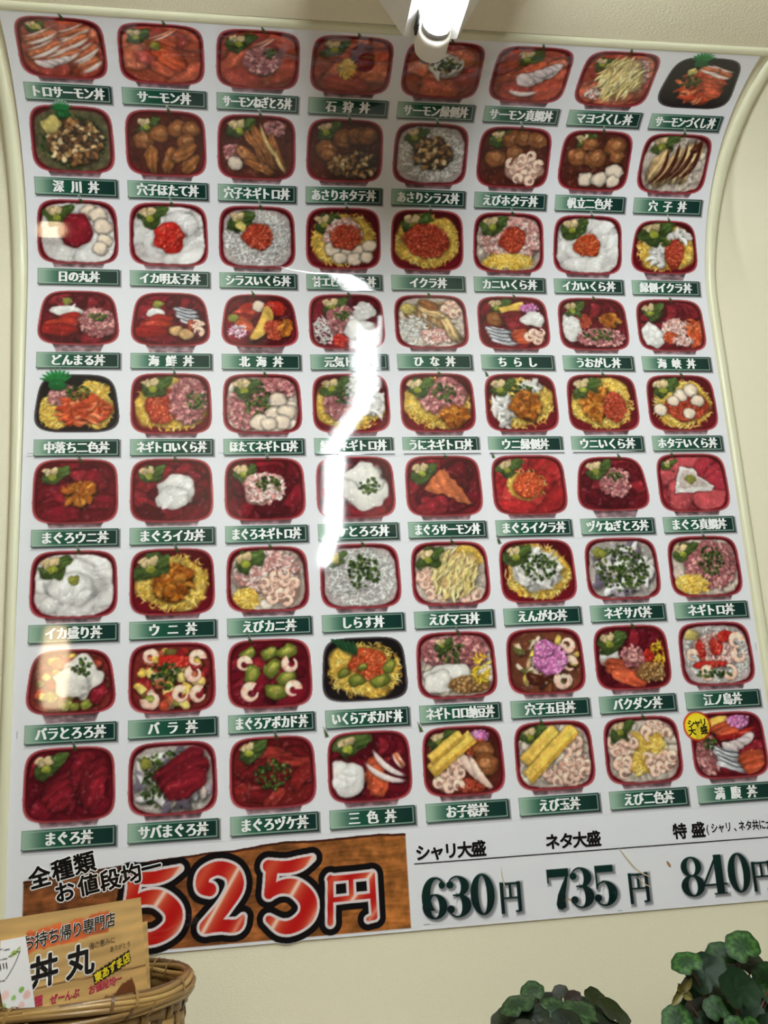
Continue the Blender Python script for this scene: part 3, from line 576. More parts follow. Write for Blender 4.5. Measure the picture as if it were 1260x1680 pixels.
DISH = [
 # row 1
 ("R トロサーモン丼", "Fs;g -.6 .5 .6;stor .3 .42 .42 .13 .45;stor -.45 .25 .4 .13 .45;stor .2 .12 .5 .14 .5;stor -.4 -.08 .42 .14 .5;stor .5 -.12 .4 .14 .6;stor .0 -.25 .42 .14 .5;tai -.25 -.42 .35 .16;stor .6 -.4 .3 .15 .6;yel -.45 .5 .1", "fatty salmon"),
 ("R サーモン丼", "Fs;g -.6 .42 .8;stor 0 .46 .4 .05 .5;sal .1 -.12 .42 .34 -.5;was -.13 .17 .12", "salmon"),
 ("R サーモンねぎとろ丼", "Fs;g -.5 .42 .9;stor .1 .42 .3 .06 .6;neg .08 -.06 .42 .36;chv .3 .16 .26 .12", "salmon and minced tuna"),
 ("R 石 狩 丼", "Fs;g -.5 .42 .9;slb .2 .15 .26 .4 .8;egg -.12 -.16 .2 .28", "salmon with red roe"),
 ("R サーモン縁側丼", "Fs;g -.55 .42 .8;eng .06 .08 .45 .36;chv .06 .12 .36 .2", "salmon and flounder fin"),
 ("R サーモン真鯛丼", "Fs;g -.25 .46 .9;tai .15 -.08 .45 .36;tai .42 .1 .3 .26;bit_w -.1 -.56 .36 .06", "salmon and sea bream"),
 ("R マヨづくし丼", "Fs;g -.55 .4 .7;crab .5 .1 .3 .45;crab -.5 -.48 .25 .14;mayo .08 0 .6 .62", "salmon under mayonnaise"),
 ("K サーモンづくし丼", "flk .05 -.14 .68 .5;stor .4 .34 .42 .14 -.3;stor .1 .42 .3 .12 -.2;sal .3 -.2 .36 .3;bar -.25 .62;yel -.36 .32 .14;chv -.3 .02 .28 .22", "salmon in a black tray"),
 # row 2
 ("R 深 川 丼", "Fg;chv 0 -.05 .8 .62;asa .05 -.05 .68 .54;bar2;yel -.5 .34 .24", "clams"),
 ("R 穴子ほたて丼", "Fx;g -.5 .42 .8;nih -.55 .05 .26;nih -.15 .22 .26;nih .3 .36 .26;nih .62 .36 .24;nih .5 .05 .24;ana -.35 -.4 .36 .16 1.5;ana .05 -.42 .36 .15 1.3;ana .42 -.22 .34 .17 .7;ana .6 -.5 .3 .14 .8", "eel and simmered scallops"),
 ("R 穴子ネギトロ丼", "Fx;g -.5 .45 1;neg -.62 -.18 .2 .22;neg .46 .5 .26 .2;ana 0 -.05 .55 .12 -1;ana .25 .0 .6 .13 -1.05;ana -.2 -.3 .45 .13 -.8;ana .48 -.1 .5 .12 -1.1;ana .1 -.5 .4 .12 -.4;hot -.55 -.42 .2;bit_y .3 .1 .5 .05 -1.05;bit_y .58 -.35 .3 .05 -1.1", "eel and minced tuna"),
 ("R あさりホタテ丼", "Fx;g -.55 .5 .9;nih -.5 .0 .29;nih -.05 .3 .3;nih .32 .4 .28;nih .58 .4 .28;nih -.42 -.12 .22;asa .22 -.4 .62 .3;asa .5 -.2 .36 .2", "simmered scallops and clams"),
 ("R あさりシラス丼", "Fw;g -.5 .45 .8;asa .05 .02 .52 .42", "whitebait and clams"),
 ("R えびホタテ丼", "Fx;g -.5 .5 .8;nih -.05 .45 .3;nih .2 .5 .26;nih .6 .5 .28;nih -.5 -.05 .3;nih .0 .1 .24;ebi .32 -.3 .55 .44 12", "shrimp and simmered scallops"),
 ("R 帆立二色丼", "Fx;g -.45 .5 .8;nih -.5 .08 .3;nih .0 .06 .3;nih .5 .4 .32;nih -.2 .42 .22;nih .6 .1 .2;hot -.2 -.52 .23;hot .2 -.5 .24;hot .6 -.28 .25;hot .58 -.55 .2", "simmered and plain scallops"),
 ("R 穴 子 丼", "Fr;g -.52 .5 1.1;ana -.45 -.1 .5 .2 1.2 0;ana -.1 -.1 .62 .2 1.1 0;ana .2 0 .62 .2 1.1 0;ana .5 .0 .6 .18 1.15 0;sau -.35 -.12 .5 .05 1.2;sau -.12 -.05 .58 .06 1.15;sau .1 0 .55 .05 1.1;sau .3 .05 .6 .06 1.1;sau .52 .02 .5 .06 1.15;sau .55 .45 .2 .1 .8", "sauced eel"),
 # row 3
 ("R 日の丸丼", "Fi;g -.55 .42 1;hot .28 .5 .22;hot .52 .44 .22;hot .62 .14 .24;hot .66 -.2 .2;hot .55 -.4 .2;ring_t", "squid around a disc of tuna"),
 ("R イカ明太子丼", "Fi;g -.52 .46 1;ika .4 .3 .4 .3;men .02 -.05 .36 .36", "squid and spicy cod roe"),
 ("R シラスいくら丼", "Fw;g -.5 .42 .95;yel -.42 .28 .14;roe .02 .02 .4 .34", "whitebait and salmon roe"),
 ("R 甘エビいくら丼", "Fe;g -.55 .4 .9;crab .0 .1 .5 .4;hot .1 -.4 .2;hot -.3 -.3 .22;hot .45 -.36 .24;hot .7 -.2 .2;hot .3 -.55 .2;hot -.1 -.52 .18;hot .62 -.5 .18;roe .08 .04 .42 .33", "sweet shrimp and salmon roe"),
 ("R イクラ丼", "Fe;g -.4 .42 1.1;roe 0 -.02 .6 .48", "salmon roe on egg"),
 ("R カニいくら丼", "Fr;crab .05 .1 .85 .6;egg 0 -.52 .74 .22;g -.5 .46 1;roe .12 .08 .36 .34", "crab and salmon roe"),
 ("R イカいくら丼", "Fi;g -.5 .45 1;orr 0 0 .36 .32", "squid and salmon roe"),
 ("T 縁側イクラ丼", "Fe;eng -.2 -.25 .26 .4;eng .4 .34 .36 .2;g -.42 .46 1.5;roe .3 -.15 .3 .42;chv -.02 .16 .2 .12", "flounder fin and salmon roe"),
 # row 4
 ("T どんまる丼", "Ft;tun .3 .42 .6 .26;ika -.3 .2 .4 .16;aka -.4 -.2 .52 .34;neg .48 -.14 .44 .42;chv .5 .06 .22 .14;was -.3 .5 .13", "tuna, squid and minced tuna"),
 ("T 海 鮮 丼", "Ft;tun .36 .46 .5 .22;ika -.38 .16 .26 .15;aka -.42 -.22 .52 .34;saba .38 .08 .34 .26;peach .14 -.34 .18;peach .4 -.44 .2;roe .56 -.16 .16 .14;ebi .72 -.2 .12 .2 3;was -.32 .45 .14", "tuna, mackerel and scallops"),
 ("T 北 海 丼", "Ft;aka -.42 .22 .36 .34;hot .0 .44 .2;men .42 .36 .28 .24;bit_k .12 0 .46 .18 1.2;bit_k .02 -.2 .46 .16 1.1;roe .42 -.3 .32 .3;uni .7 -.2 .18 .26;sal -.5 -.12 .26 .22;wden -.58 -.34 .26 .2;was -.7 .08 .14;tip -.15", "herring roe, salmon roe and sea urchin"),
 ("R 元気トロ丼", "Ft;g -.4 .45 1;shi -.58 -.28 .36 .42;neg -.1 .05 .36 .4;chv -.08 .2 .26 .16;men -.2 -.58 .2 .2;ika .4 -.3 .4 .4;ika .5 .3 .3 .3", "whitebait and minced tuna"),
 ("R ひ な 丼", "Fr;mix2;ebi .62 .4 .3 .32 7;shi -.52 -.28 .38 .42;crab .12 -.45 .42 .24;ana .5 -.2 .5 .15 -1 0;ana 0 .3 .42 .12 -.4 0;yel -.6 .4 .2;ana .0 .5 .3 .14 -.3;tip 0", "whitebait, shrimp and cooked shellfish"),
 ("R ち ら し", "Ft;g -.45 .5 .9;tama .0 .44 .36 .13 .3;den .48 .46 .26 .15;nih -.5 .12 .26;slb 0 .03 .36 .34 .1;ika .56 .12 .36 .22;saba -.48 -.42 .36 .26;sal .14 -.44 .26 .26 .2;ebi .62 -.4 .26 .22 5", "assorted sashimi and omelette"),
 ("R うおがし丼", "Ft;tun .1 .42 .62 .26;roe -.3 .06 .26 .22;ika -.62 -.12 .28 .42;uni .5 .12 .28 .22;neg .2 -.42 .68 .28;chv .1 -.36 .5 .16;g -.6 .45 .9", "tuna, roe, squid and sea urchin"),
 ("R 海 峡 丼", "Ft;tun .05 .36 .6 .3;ika -.6 -.32 .34 .4;crab .15 -.1 .46 .28;orr -.05 -.4 .22 .18;flk .7 -.3 .24 .48;crab .3 -.5 .3 .14;g -.6 .42 1", "tuna, squid and crab"),
 # row 5
 ("K 中落ち二色丼", "egg -.55 -.25 .4 .48;egg .4 .35 .4 .28;egg .5 -.2 .4 .5;neg -.35 .2 .34 .3;flk .15 -.2 .62 .46;chv -.02 .3 .32 .2;bar -.5 .52 1.2", "minced tuna and salmon in a black tray"),
 ("R ネギトロいくら丼", "Fe;roe -.2 -.06 .36 .5;neg .42 .1 .46 .62;chv .62 .1 .26 .26;g -.5 .44 1.05", "minced tuna and salmon roe"),
 ("R ほたてネギトロ丼", "Fr;neg -.4 -.1 .46 .6;neg .35 .42 .5 .3;chv -.14 .1 .32 .5;hot .4 .1 .24;hot .3 -.28 .26;hot .62 -.24 .24;hot -.05 -.52 .26;hot .5 -.5 .22;hot .15 -.55 .2;g -.5 .42 1", "scallops and minced tuna"),
 ("R 縁側ネギトロ丼", "Fe;neg -.3 0 .42 .46;eng 0 .48 .3 .22;eng .56 0 .36 .4;chv -.2 .22 .26 .24;g -.52 .45 1", "flounder fin and minced tuna"),
 ("R うにネギトロ丼", "Fe;neg .1 .18 .62 .52;chv .2 .28 .3 .28;uni .42 -.4 .36 .3;g -.58 .4 1", "sea urchin and minced tuna"),
 ("R ウニ縁側丼", "Fe;eng -.5 -.2 .34 .5;eng .3 .45 .34 .2;chv -.1 .38 .42 .22;uni .12 -.1 .44 .4;g -.6 .4 1 -.9", "sea urchin and flounder fin"),
 ("R ウニいくら丼", "Fe;uni -.2 .04 .42 .58;roe .32 -.12 .34 .44;g -.56 .42 1.1", "sea urchin and salmon roe"),
 ("R ホタテいくら丼", "Fe;roe .1 -.12 .62 .4;hot -.64 -.2 .2;hot 0 .22 .2;hot .3 .36 .22;hot .48 .06 .2;hot -.25 .05 .17;hot .18 -.3 .18;g -.55 .42 1.1", "scallops and salmon roe"),
 # row 6
 ("R まぐろウニ丼", "Ft;g -.58 .4 .9 ;uni .1 -.08 .4 .3", "tuna and sea urchin"),
 ("R まぐろイカ丼", "Ft;g -.58 .4 .9;ika .12 .02 .44 .4;ika .0 -.2 .4 .3", "tuna and squid"),
 ("R まぐろネギトロ丼", "Ft;g -.58 .42 .9;crab .0 .0 .48 .4;chv .1 .14 .3 .2", "tuna and pale minced tuna"),
 ("R ヅケとろろ丼", "Ft;g -.6 .5 .8 -.4;tor .2 .05 .62 .56;tor .3 .3 .45 .3;chv .36 .02 .26 .22", "marinated tuna under grated yam"),
 ("R まぐろサーモン丼", "Ft;g -.58 .38 .95;poly_s", "tuna and salmon"),
 ("R まぐろイクラ丼", "Fa;g -.6 .46 .95 -.9;egg -.06 0 .5 .4 60;orr 0 0 .42 .34", "bright tuna and salmon roe"),
 ("T ヅケねぎとろ丼", "Ft;neg .1 .04 .44 .44;chv .12 .22 .24 .14;g -.48 .42 1.1 .3", "marinated and minced tuna"),
 ("R まぐろ真鯛丼", "Fp;poly_t;was -.06 .1 .14;g -.68 .5 .6 -.5", "tuna and sea bream"),
 # row 7
 ("R イカ盛り丼", "Fi;ika 0 .1 .6 .5;ika 0 -.1 .5 .4;g -.55 .42 1.05 ;was .0 .1 .13", "squid with a dab of wasabi"),
 ("R ウ ニ 丼", "Fe;uni .02 .0 .48 .52;g -.56 .38 1.1", "sea urchin on egg"),
 ("R えびカニ丼", "Fr;crab 0 .18 .78 .5;egg -.52 -.46 .32 .24 60;ebi .28 -.22 .52 .44 12;g -.58 .44 1.1", "shrimp and crab"),
 ("R しらす丼", "Fw;chv .06 .1 .42 .42;g -.65 .45 .7;yel -.6 .42 .12", "whitebait and chives"),
 ("R えびマヨ丼", "Fr;ebi -.4 -.2 .5 .5 11;ebi .3 -.5 .5 .2 6;egg .5 .42 .36 .3 70;mayo .1 -.04 .62 .64;g -.6 .4 .95", "shrimp under mayonnaise"),
 ("R えんがわ丼", "Fe;eng 0 .02 .66 .58;chv .05 .1 .46 .34;g -.58 .42 1 -.95", "flounder fin on egg"),
 ("R ネギサバ丼", "Fr;sabc;chv 0 0 .72 .6;was -.62 .42 .16;was -.5 .4 .12", "chopped mackerel and chives"),
 ("R ネギトロ丼", "Fr;neg .14 .02 .72 .64;egg -.42 -.48 .46 .26 110;chv .2 .16 .34 .38;g -.6 .38 .95", "minced tuna on egg"),
 # row 8
 ("T バラとろろ丼", "dic;slb .5 -.25 .3 .32 1;tor .14 .12 .46 .5;tor 0 -.05 .36 .36;chv .26 .36 .26 .22", "diced fish under grated yam"),
 ("R バ ラ 丼", "dic;men .1 .36 .38 .18;chv -.15 .05 .4 .3;eb1 .58 .42 .22;eb1 .5 .06 .22 2;eb1 .2 -.4 .22 1;eb1 -.5 .5 .2;eb1 -.5 -.5 .24 3;eb1 .6 -.42 .22 1", "diced fish and vegetables"),
 ("R まぐろアボカド丼", "Ft;avo -.5 .48 .2;avo 0 .48 .22;avo .42 .48 .24;avo .05 .1 .24 .8;avo -.44 -.05 .26 1.2;avo .38 -.14 .25;avo .12 -.44 .28 -.1;eb1 -.6 .24 .2;eb1 .5 .2 .22 2;eb1 -.46 -.44 .25 1;eb1 .54 -.4 .22;tip -.45", "tuna, avocado and shrimp"),
 ("B いくらアボカド丼", "Fe;orr .1 .1 .44 .42;avo -.2 -.28 .2;avo .36 -.32 .22;avo .6 .04 .18 1;avo -.5 -.08 .16;avo -.05 .05 .12;bar3", "salmon roe and avocado in a black tray"),
 ("R ネギトロロ納豆丼", "Fr;neg 0 .3 .82 .42;chv -.12 .28 .36 .32;tor -.25 -.22 .58 .28;tor -.5 -.4 .36 .26;nat .25 -.5 .52 .22;tak .62 -.12 .24 .34;g -.35 .5 .6", "minced tuna, yam and natto"),
 ("R 穴子五目丼", "mix;sau -.3 -.42 .26 .14 -.3;sau .0 -.38 .2 .1 .3;eb1 .62 -.1 .22;eb1 .4 -.5 .24 2;eb1 .6 .38 .22 4;den .12 .04 .42 .38;den -.02 .3 .24 .2", "mixed eel with pink fish flakes"),
 ("R バクダン丼", "Ft;tun .1 .42 .66 .3;ika -.62 .02 .26 .3;sal -.24 -.42 .58 .34 -.3;neg .02 .0 .32 .28;tak .7 0 .2 .36;men .45 .02 .13 .16;nat .48 -.4 .38 .24;g -.6 .4 1", "tuna, salmon and natto"),
 ("R 江ノ島丼", "Fw;crab .02 .1 .54 .42;men -.16 -.28 .44 .1;men -.4 .1 .12 .3;men 0 .16 .2 .22;men .28 .42 .22 .14;eb1 .6 .3 .24;eb1 .62 -.06 .22 2;eb1 -.3 -.5 .22 1;eb1 .3 -.46 .24 3;eb1 -.66 -.02 .18;yel -.6 .5 .2;chv -.1 -.5 .5 .1", "whitebait, crab and cod roe"),
 # row 9
 ("R まぐろ丼", "Ft;slb .1 -.05 .6 .42 1;slb .45 -.1 .5 .36 1.1;slb -.3 -.2 .4 .36 .8;g -.56 .42 1", "tuna slices"),
 ("R サバまぐろ丼", "Fr;sabc;chv -.1 .3 .7 .3;chv -.4 -.2 .3 .4;slb .16 .02 .62 .5 .5;was -.6 .34 .14", "mackerel and tuna"),
 ("R まぐろヅケ丼", "Fz;chv 0 -.04 .42 .36;g -.58 .5 .9", "dark marinated tuna"),
 ("R 三 色 丼", "Ft;tun .3 .4 .6 .3;ika -.56 -.28 .38 .44;sal .1 -.3 .34 .4 1.4;bit_w .42 .0 .46 .07 -.7;bit_w .34 -.22 .5 .07 -.45;stor .7 .1 .2 .08 -1;g -.55 .48 1.2 -1", "tuna, squid and salmon"),
 ("R お子様丼", "Fx;g -.6 .5 .9 -1;den .42 .56 .24 .16;orr .36 .28 .3 .2;nih .5 .2 .26;nih .52 -.12 .32;roe .12 -.58 .44 .16;ebi -.4 -.45 .36 .3 7;ebi -.12 -.12 .24 .24 4;bit_e .2 -.2 .5 .1 -.9;bit_e .38 -.32 .46 .09 -1;tama -.28 .18 .66 .17 .62;tama -.42 .36 .5 .12 .62", "omelette, shrimp and meatball"),
 ("R えび玉丼", "Fr;g -.6 .5 .9 -.25;ebi .5 .1 .3 .44 8;ebi .2 -.46 .6 .26 12;tama -.32 .22 .58 .2 .72;tama -.08 .06 .86 .17 .72;ebi .46 -.36 .44 .3 9", "omelette and shrimp"),
 ("R えび二色丼", "Fr;egg 0 0 .6 .5 120;ebi -.5 .05 .36 .5 10;ebi .4 .46 .44 .24 8;ebi .42 -.3 .44 .34 10;ebi -.56 -.4 .24 .22 4;egg .36 .14 .2 .24 40;egg -.18 -.32 .14 .3 40;g -.58 .5 .9", "shrimp and shredded egg"),
 ("R 満 腹 丼", "Ft;tama -.2 .56 .28 .16 .3;sal -.06 .34 .36 .22 .3;den .36 .58 .3 .18;aka .26 .24 .5 .1;tai .26 .02 .42 .26;neg -.6 -.24 .34 .46;saba -.1 -.36 .4 .28 -.35;sal .52 -.46 .38 .3 .2;chv -.5 .05 .2 .14;badge", "assorted sashimi with a round yellow badge"),
]
def special(P, op, a):
    if op == 'bit_w': P.bit('sea_bream', a[0], a[1], a[2], a[3], a[4] if len(a) > 4 else 0, (236, 222, 218), .2)
    elif op == 'bit_y': P.bit('eel', a[0], a[1], a[2], a[3], a[4], (226, 190, 120), .15)
    elif op == 'bit_k': P.bit('herring_roe', a[0], a[1], a[2], a[3], a[4], (240, 190, 84), .25, hl=16)
    elif op == 'bit_e': P.bit('shrimp', a[0], a[1], a[2], a[3], a[4], (240, 206, 186), .15, hl=20)
    elif op == 'bar2': P.bar(-.2, .62, .8)
    elif op == 'bar3':
        for i in range(5): P.bit('leaf_garnish', -.62+.1*i, .66-.03*i, .2, .05, 2.3-.15*i, (36, 84, 48), .1, clip=False)
    elif op == 'mix2': P.bits('cooked_shellfish', 0, .1, .7, .5, 40, .14, .07, [(170, 130, 84), (150, 106, 62), (196, 160, 110)], .5, sh=.4)
    elif op == 'ring_t': P.lump('tuna', -.05, .02, .4, .44, (156, 30, 44), wob=.25, tex=.16, f=4, hl=24, edge=.35, light=.2)
    elif op == 'poly_s': P.poly('salmon', [(-.52, -.1), (-.1, .42), (.06, .44), (.42, -.06), (.72, -.48), (.6, -.54), (.2, -.3), (-.2, -.24)], (214, 112, 66), streak=(.5, 24, .09), wob=.06, edge=.15)
    elif op == 'poly_t':
        P.poly('sea_bream', [(-.55, -.3), (-.34, .46), (.06, .42), (.2, .2), (.58, -.12), (.48, -.24)], (228, 224, 218), wob=.05, edge=.05)
        P.poly('sea_bream', [(-.44, -.14), (-.26, .34), (.02, .3), (.16, .14), (.44, -.1), (.38, -.14)], (206, 188, 178), wob=.05, edge=.05, sh=0)
    else: raise KeyError(op)

# ---- lettering
_cur = bpy.data.curves.new('lettering', 'FONT'); _cur.resolution_u = 3
_to = bpy.data.objects.new('lettering', _cur); C.collection.objects.link(_to)
_cache = {}
def glyph(ch):
    if ch not in _cache:
        _cur.body = ch; dg = bpy.context.evaluated_depsgraph_get(); dg.update()
        me = _to.evaluated_get(dg).to_mesh(); n = len(me.vertices)
        v = np.zeros(n*3, np.float32); me.vertices.foreach_get('co', v)
        me.calc_loop_triangles(); f = np.zeros(len(me.loop_triangles)*3, np.int32); me.loop_triangles.foreach_get('vertices', f)
        v = v.reshape(-1, 3)[:, :2].copy()
        _to.evaluated_get(dg).to_mesh_clear(); _cache[ch] = (v, f.reshape(-1, 3))
    return _cache[ch]
def letters(text, cx, cy, adv, em, bold=((0, 0),), rot=0., narrow=1.0, mono=True):
    """flat lettering centred on cx, cy -> points (n, 2) and triangles; bold = shifted copies in em"""
    V, F, b = [], [], 0; n = len(text); c, s_ = math.cos(rot), math.sin(rot)
    for i, ch in enumerate(text):
        if ch == ' ': continue
        v, f = glyph(ch)
        if len(v) == 0: continue
        v = (v-np.array([(v[:, 0].max()+v[:, 0].min())/2 if ch not in 'ー一' else .5, .36]))
        small = 1.0
        x0 = (i-(n-1)/2)*adv
        for k, (dx, dy) in enumerate(bold):          # each copy a hair above the last
            q = np.stack([(v[:, 0]*narrow+dx)*em*small+x0, (v[:, 1]+dy)*em*small], -1)
            V.append(np.stack([cx+q[:, 0]*c-q[:, 1]*s_, cy+q[:, 0]*s_+q[:, 1]*c, np.full(len(q), 1.2e-5*k)], -1)); F.append(f+b); b += len(v)
    return np.concatenate(V), np.concatenate(F)
MINCHO = [(-.06, 0), (-.03, .012), (-.03, -.012), (0, .012), (0, -.012), (.03, .012), (.03, -.012), (.06, 0)]
def disc(r, n=8): return [(r*math.cos(2*PI*k/n), r*math.sin(2*PI*k/n)) for k in range(n)]+[(r*.5*math.cos(2*PI*k/n+.4), r*.5*math.sin(2*PI*k/n+.4)) for k in range(n)]
def put_letters(name, VF, m, parent, off, label=None, to3=None):
    V, F = VF; return link(name, mesh_np(name, (to3 or PRINT_ON)(V[:, 0], V[:, 1], off+V[:, 2]), F), m, parent, label)

for i, (text, ops, what) in enumerate(DISH):
    r, c = divmod(i, 8); k = 8-r
    uc = (c-3.5)*.125+(.001 if 2 < r < 7 else 0); sl = .1182+.12534*k-(.001 if r == 4 else 0); sc = sl+.0635
    kind, text = text.split(' ', 1)
    P = Dish(100+i, kind)
    for op in ops.split(';'):
        a = op.split(); nm, a = a[0], [float(v) for v in a[1:]]
        if nm in ('bit_w', 'bit_y', 'bit_k', 'bit_e', 'bar2', 'bar3', 'mix2', 'ring_t', 'poly_s', 'poly_t'): special(P, nm, a)
        else: getattr(P, nm)(*a)
    P.mul(np.clip(.5+.5*P.n(P.X, P.Y, 1.3), 0, 1), .88)
    P.finish()
    sx, sy = {'R': (.0548, .0548), 'T': (.0528, .0502), 'K': (.0538, .0515), 'B': (.0560, .0515)}[kind]
    if r == 3 and kind == 'R': sy = .0528
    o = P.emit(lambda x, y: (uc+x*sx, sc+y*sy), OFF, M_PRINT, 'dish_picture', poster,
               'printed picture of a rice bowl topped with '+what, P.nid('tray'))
    if 'badge' in ops:
        for t_, dy in (('シャリ', .0045), ('大 盛', -.006)):
            put_letters('badge_lettering', letters(t_, .3952, .2087+dy, .0088 if t_[1] != ' ' else .0088, .0115, disc(.03), .06), M_BLACK_INK, o, OFF+.0003)
    # the green name plate under it
    Q = Pic(900+i, -.0590, .0605, -.0160, .0142, .00085); X, Y = Q.X, Q.Y; hw, hh = .0553, .0120
    bd = np.maximum(np.abs(X)-hw, np.abs(Y)-hh)
    sh = np.maximum(np.abs(X-.0018)-hw, np.abs(Y+.0018)-hh)
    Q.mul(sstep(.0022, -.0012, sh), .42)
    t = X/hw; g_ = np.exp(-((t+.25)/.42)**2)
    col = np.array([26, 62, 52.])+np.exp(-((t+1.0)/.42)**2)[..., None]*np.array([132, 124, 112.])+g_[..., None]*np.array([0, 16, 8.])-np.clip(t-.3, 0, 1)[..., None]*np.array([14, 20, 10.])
    Q.put(sstep(.0005, -.0005, bd), col, 'plate')
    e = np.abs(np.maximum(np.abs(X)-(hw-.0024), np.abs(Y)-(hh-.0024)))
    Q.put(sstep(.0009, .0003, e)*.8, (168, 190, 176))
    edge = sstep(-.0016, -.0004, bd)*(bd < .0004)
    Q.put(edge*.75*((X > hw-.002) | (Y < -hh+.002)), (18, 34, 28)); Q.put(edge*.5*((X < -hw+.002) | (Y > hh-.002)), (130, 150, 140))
    Q.idm[(sh < .0014) & (Q.idm < 0)] = 0
    Q.names = ['plate']
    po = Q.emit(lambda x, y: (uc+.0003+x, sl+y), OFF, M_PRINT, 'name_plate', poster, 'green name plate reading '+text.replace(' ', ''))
    n = len(text); adv = min(.0142 if ' ' not in text else .0118, .0935/n)
    put_letters('lettering', letters(text, uc+.0003, sl, adv, .0172, MINCHO, 0, min(.86, adv/.0172*1.02) if ' ' not in text else .86), M_WHITE_INK, po, OFF+.0003)

# ------------------------------------------------------------------ price band at the foot of the poster
def scal(pts, x0, y0, w, h): return [[(x0+x*w, y0+y*h, r*h) for x, y, r in p] for p in pts]
def smooth(P, n=6):
    out = []
    for i in range(len(P)-1):
        p0, p1, p2, p3 = P[max(i-1, 0)], P[i], P[i+1], P[min(i+2, len(P)-1)]
        for j in range(n):
            t = j/n; out.append(tuple(.5*(2*b+(c_-a)*t+(2*a-5*b+4*c_-d)*t*t+(3*b-a-3*c_+d)*t**3) for a, b, c_, d in zip(p0, p1, p2, p3)))
    return out+[P[-1]]
B = Pic(77, -.492, -.018, -.024, .104, .00085); X, Y = B.X, B.Y
top = np.interp(X, [-.489, -.44, -.36, -.30, -.2414, -.20, -.188, -.1344, -.0719, -.0204], [.072, .076, .083, .088, .0902, .0945, .096, .0953, .0972, .0960])+.0009*B.n(X, X*0, 60, 2)
yw = Y+.004*B.n(X, Y, 26, 2)
gr = .5*B.n(X*.22, yw*1.6, 70, 3)+.5*B.n(X*.16, yw*2, 190, 2); g2 = .6*B.n(X*.7, Y, 34, 4)+.5*B.n(X, Y, 120, 3)
wood = np.array([140, 84, 45.])*(1+.38*gr+.62*g2)[..., None]+np.array([26, 18, 4.])*np.clip((X+.26)/.2, -.4, 1)[..., None]
inside = np.maximum.reduce([Y-top, -.0178-Y, -.4885-X, X+.0212])
B.put(sstep(.0006, -.0004, inside), wood, 'wood'); B.put(sstep(.0022, .0008, np.abs(Y-top+.0012))*(inside < .0004), (66, 30, 22))
N5 = [smooth([(.14, .9, .085), (.45, .87, .085), (.7, .9, .08), (.93, .97, .03)]), smooth([(.2, .88, .09), (.17, .7, .08), (.13, .52, .07)]),
      smooth([(.14, .52, .06), (.34, .6, .09), (.6, .58, .115), (.82, .4, .125), (.8, .2, .115), (.58, .07, .095), (.34, .06, .085), (.12, .18, .05)])]
N2 = [smooth([(.3, .63, .1), (.16, .68, .1), (.2, .85, .1), (.48, .93, .105), (.76, .84, .12), (.82, .64, .125), (.62, .4, .11), (.4, .22, .11), (.22, .1, .1)]),
      smooth([(.2, .09, .09), (.5, .1, .09), (.82, .08, .09), (.96, .2, .03)])]
YEN = [[(.1, .9, .06), (.06, .05, .06)], [(.08, .88, .055), (.92, .9, .055)], [(.92, .9, .065), (.93, .1, .06), (.8, .06, .04)], [(.5, .88, .05), (.5, .5, .05)], [(.1, .48, .05), (.9, .5, .05)]]
parts = [(N5, -.374, -.008, .074, .084, 'price_numeral'), (N2, -.287, -.004, .060, .080, 'price_numeral'), (N5, -.206, -.009, .069, .086, 'price_numeral'), (YEN, -.126, -.007, .064, .062, 'yen_sign')]
ds = [B.strokes(scal(p, x, y, w_, h_)) for p, x, y, w_, h_, _ in parts]
for j, d in enumerate(ds): B.put(sstep(.0112, .0104, d), (16, 14, 18), 'numeral%d' % j)
for j, d in enumerate(ds):
    p = parts[j]; B.put(sstep(.0036, .0028, d), (226, 214, 214), 'numeral%d' % j)
    q = (X-p[1])/p[3]-.84*(Y-p[2])/p[4]
    g1 = lambda c_, w_: np.exp(-((q-c_)/w_)**2)[..., None]
    warm = np.clip(g1(.12, .22)+.8*g1(-.55, .16)+.8*g1(.78, .14), 0, 1)
    body = np.array([182, 22, 22.])*(1-.75*warm)+np.array([222, 116, 74.])*.75*warm
    wh = np.clip(.92*g1(.13, .05)+.35*g1(.78, .05), 0, 1); body = body*(1-wh)+np.array([248, 222, 204.])*wh
    B.put(sstep(.0003, -.0004, d), body, 'numeral%d' % j)
names = list(B.names)
B.names = ['wood'] + [parts[int(n[-1])][5] if n.startswith('numeral') else n for n in names[1:]]
ban = B.emit(lambda x, y: (x, y), OFF, M_PRINT, 'price_banner', poster, 'strip of brown wood grain behind the big red 525 yen price', 0)
def brush(text, pts, em, rot, parent):
    for kind, m, b, off in (('lettering_outline', M_WHITE_INK, disc(.085, 10), .0004), ('lettering', M_BLACK_INK, disc(.030), .0008)):
        V, F, n0 = [], [], 0
        for ch, (x, y) in zip(text, pts):
            v, f = letters(ch, x, y, em, em, b, rot); V.append(v); F.append(f+n0); n0 += len(v)
        put_letters(kind, (np.concatenate(V), np.concatenate(F)), m, parent, OFF+off)
brush('全種類', [(-.4700, .0755), (-.4440, .0825), (-.4180, .0880)], .0258, .20, ban)
brush('お値段均一', [(-.4400, .0570), (-.4135, .0625), (-.3880, .0665), (-.3630, .0710), (-.3390, .0770)], .0248, .17, ban)

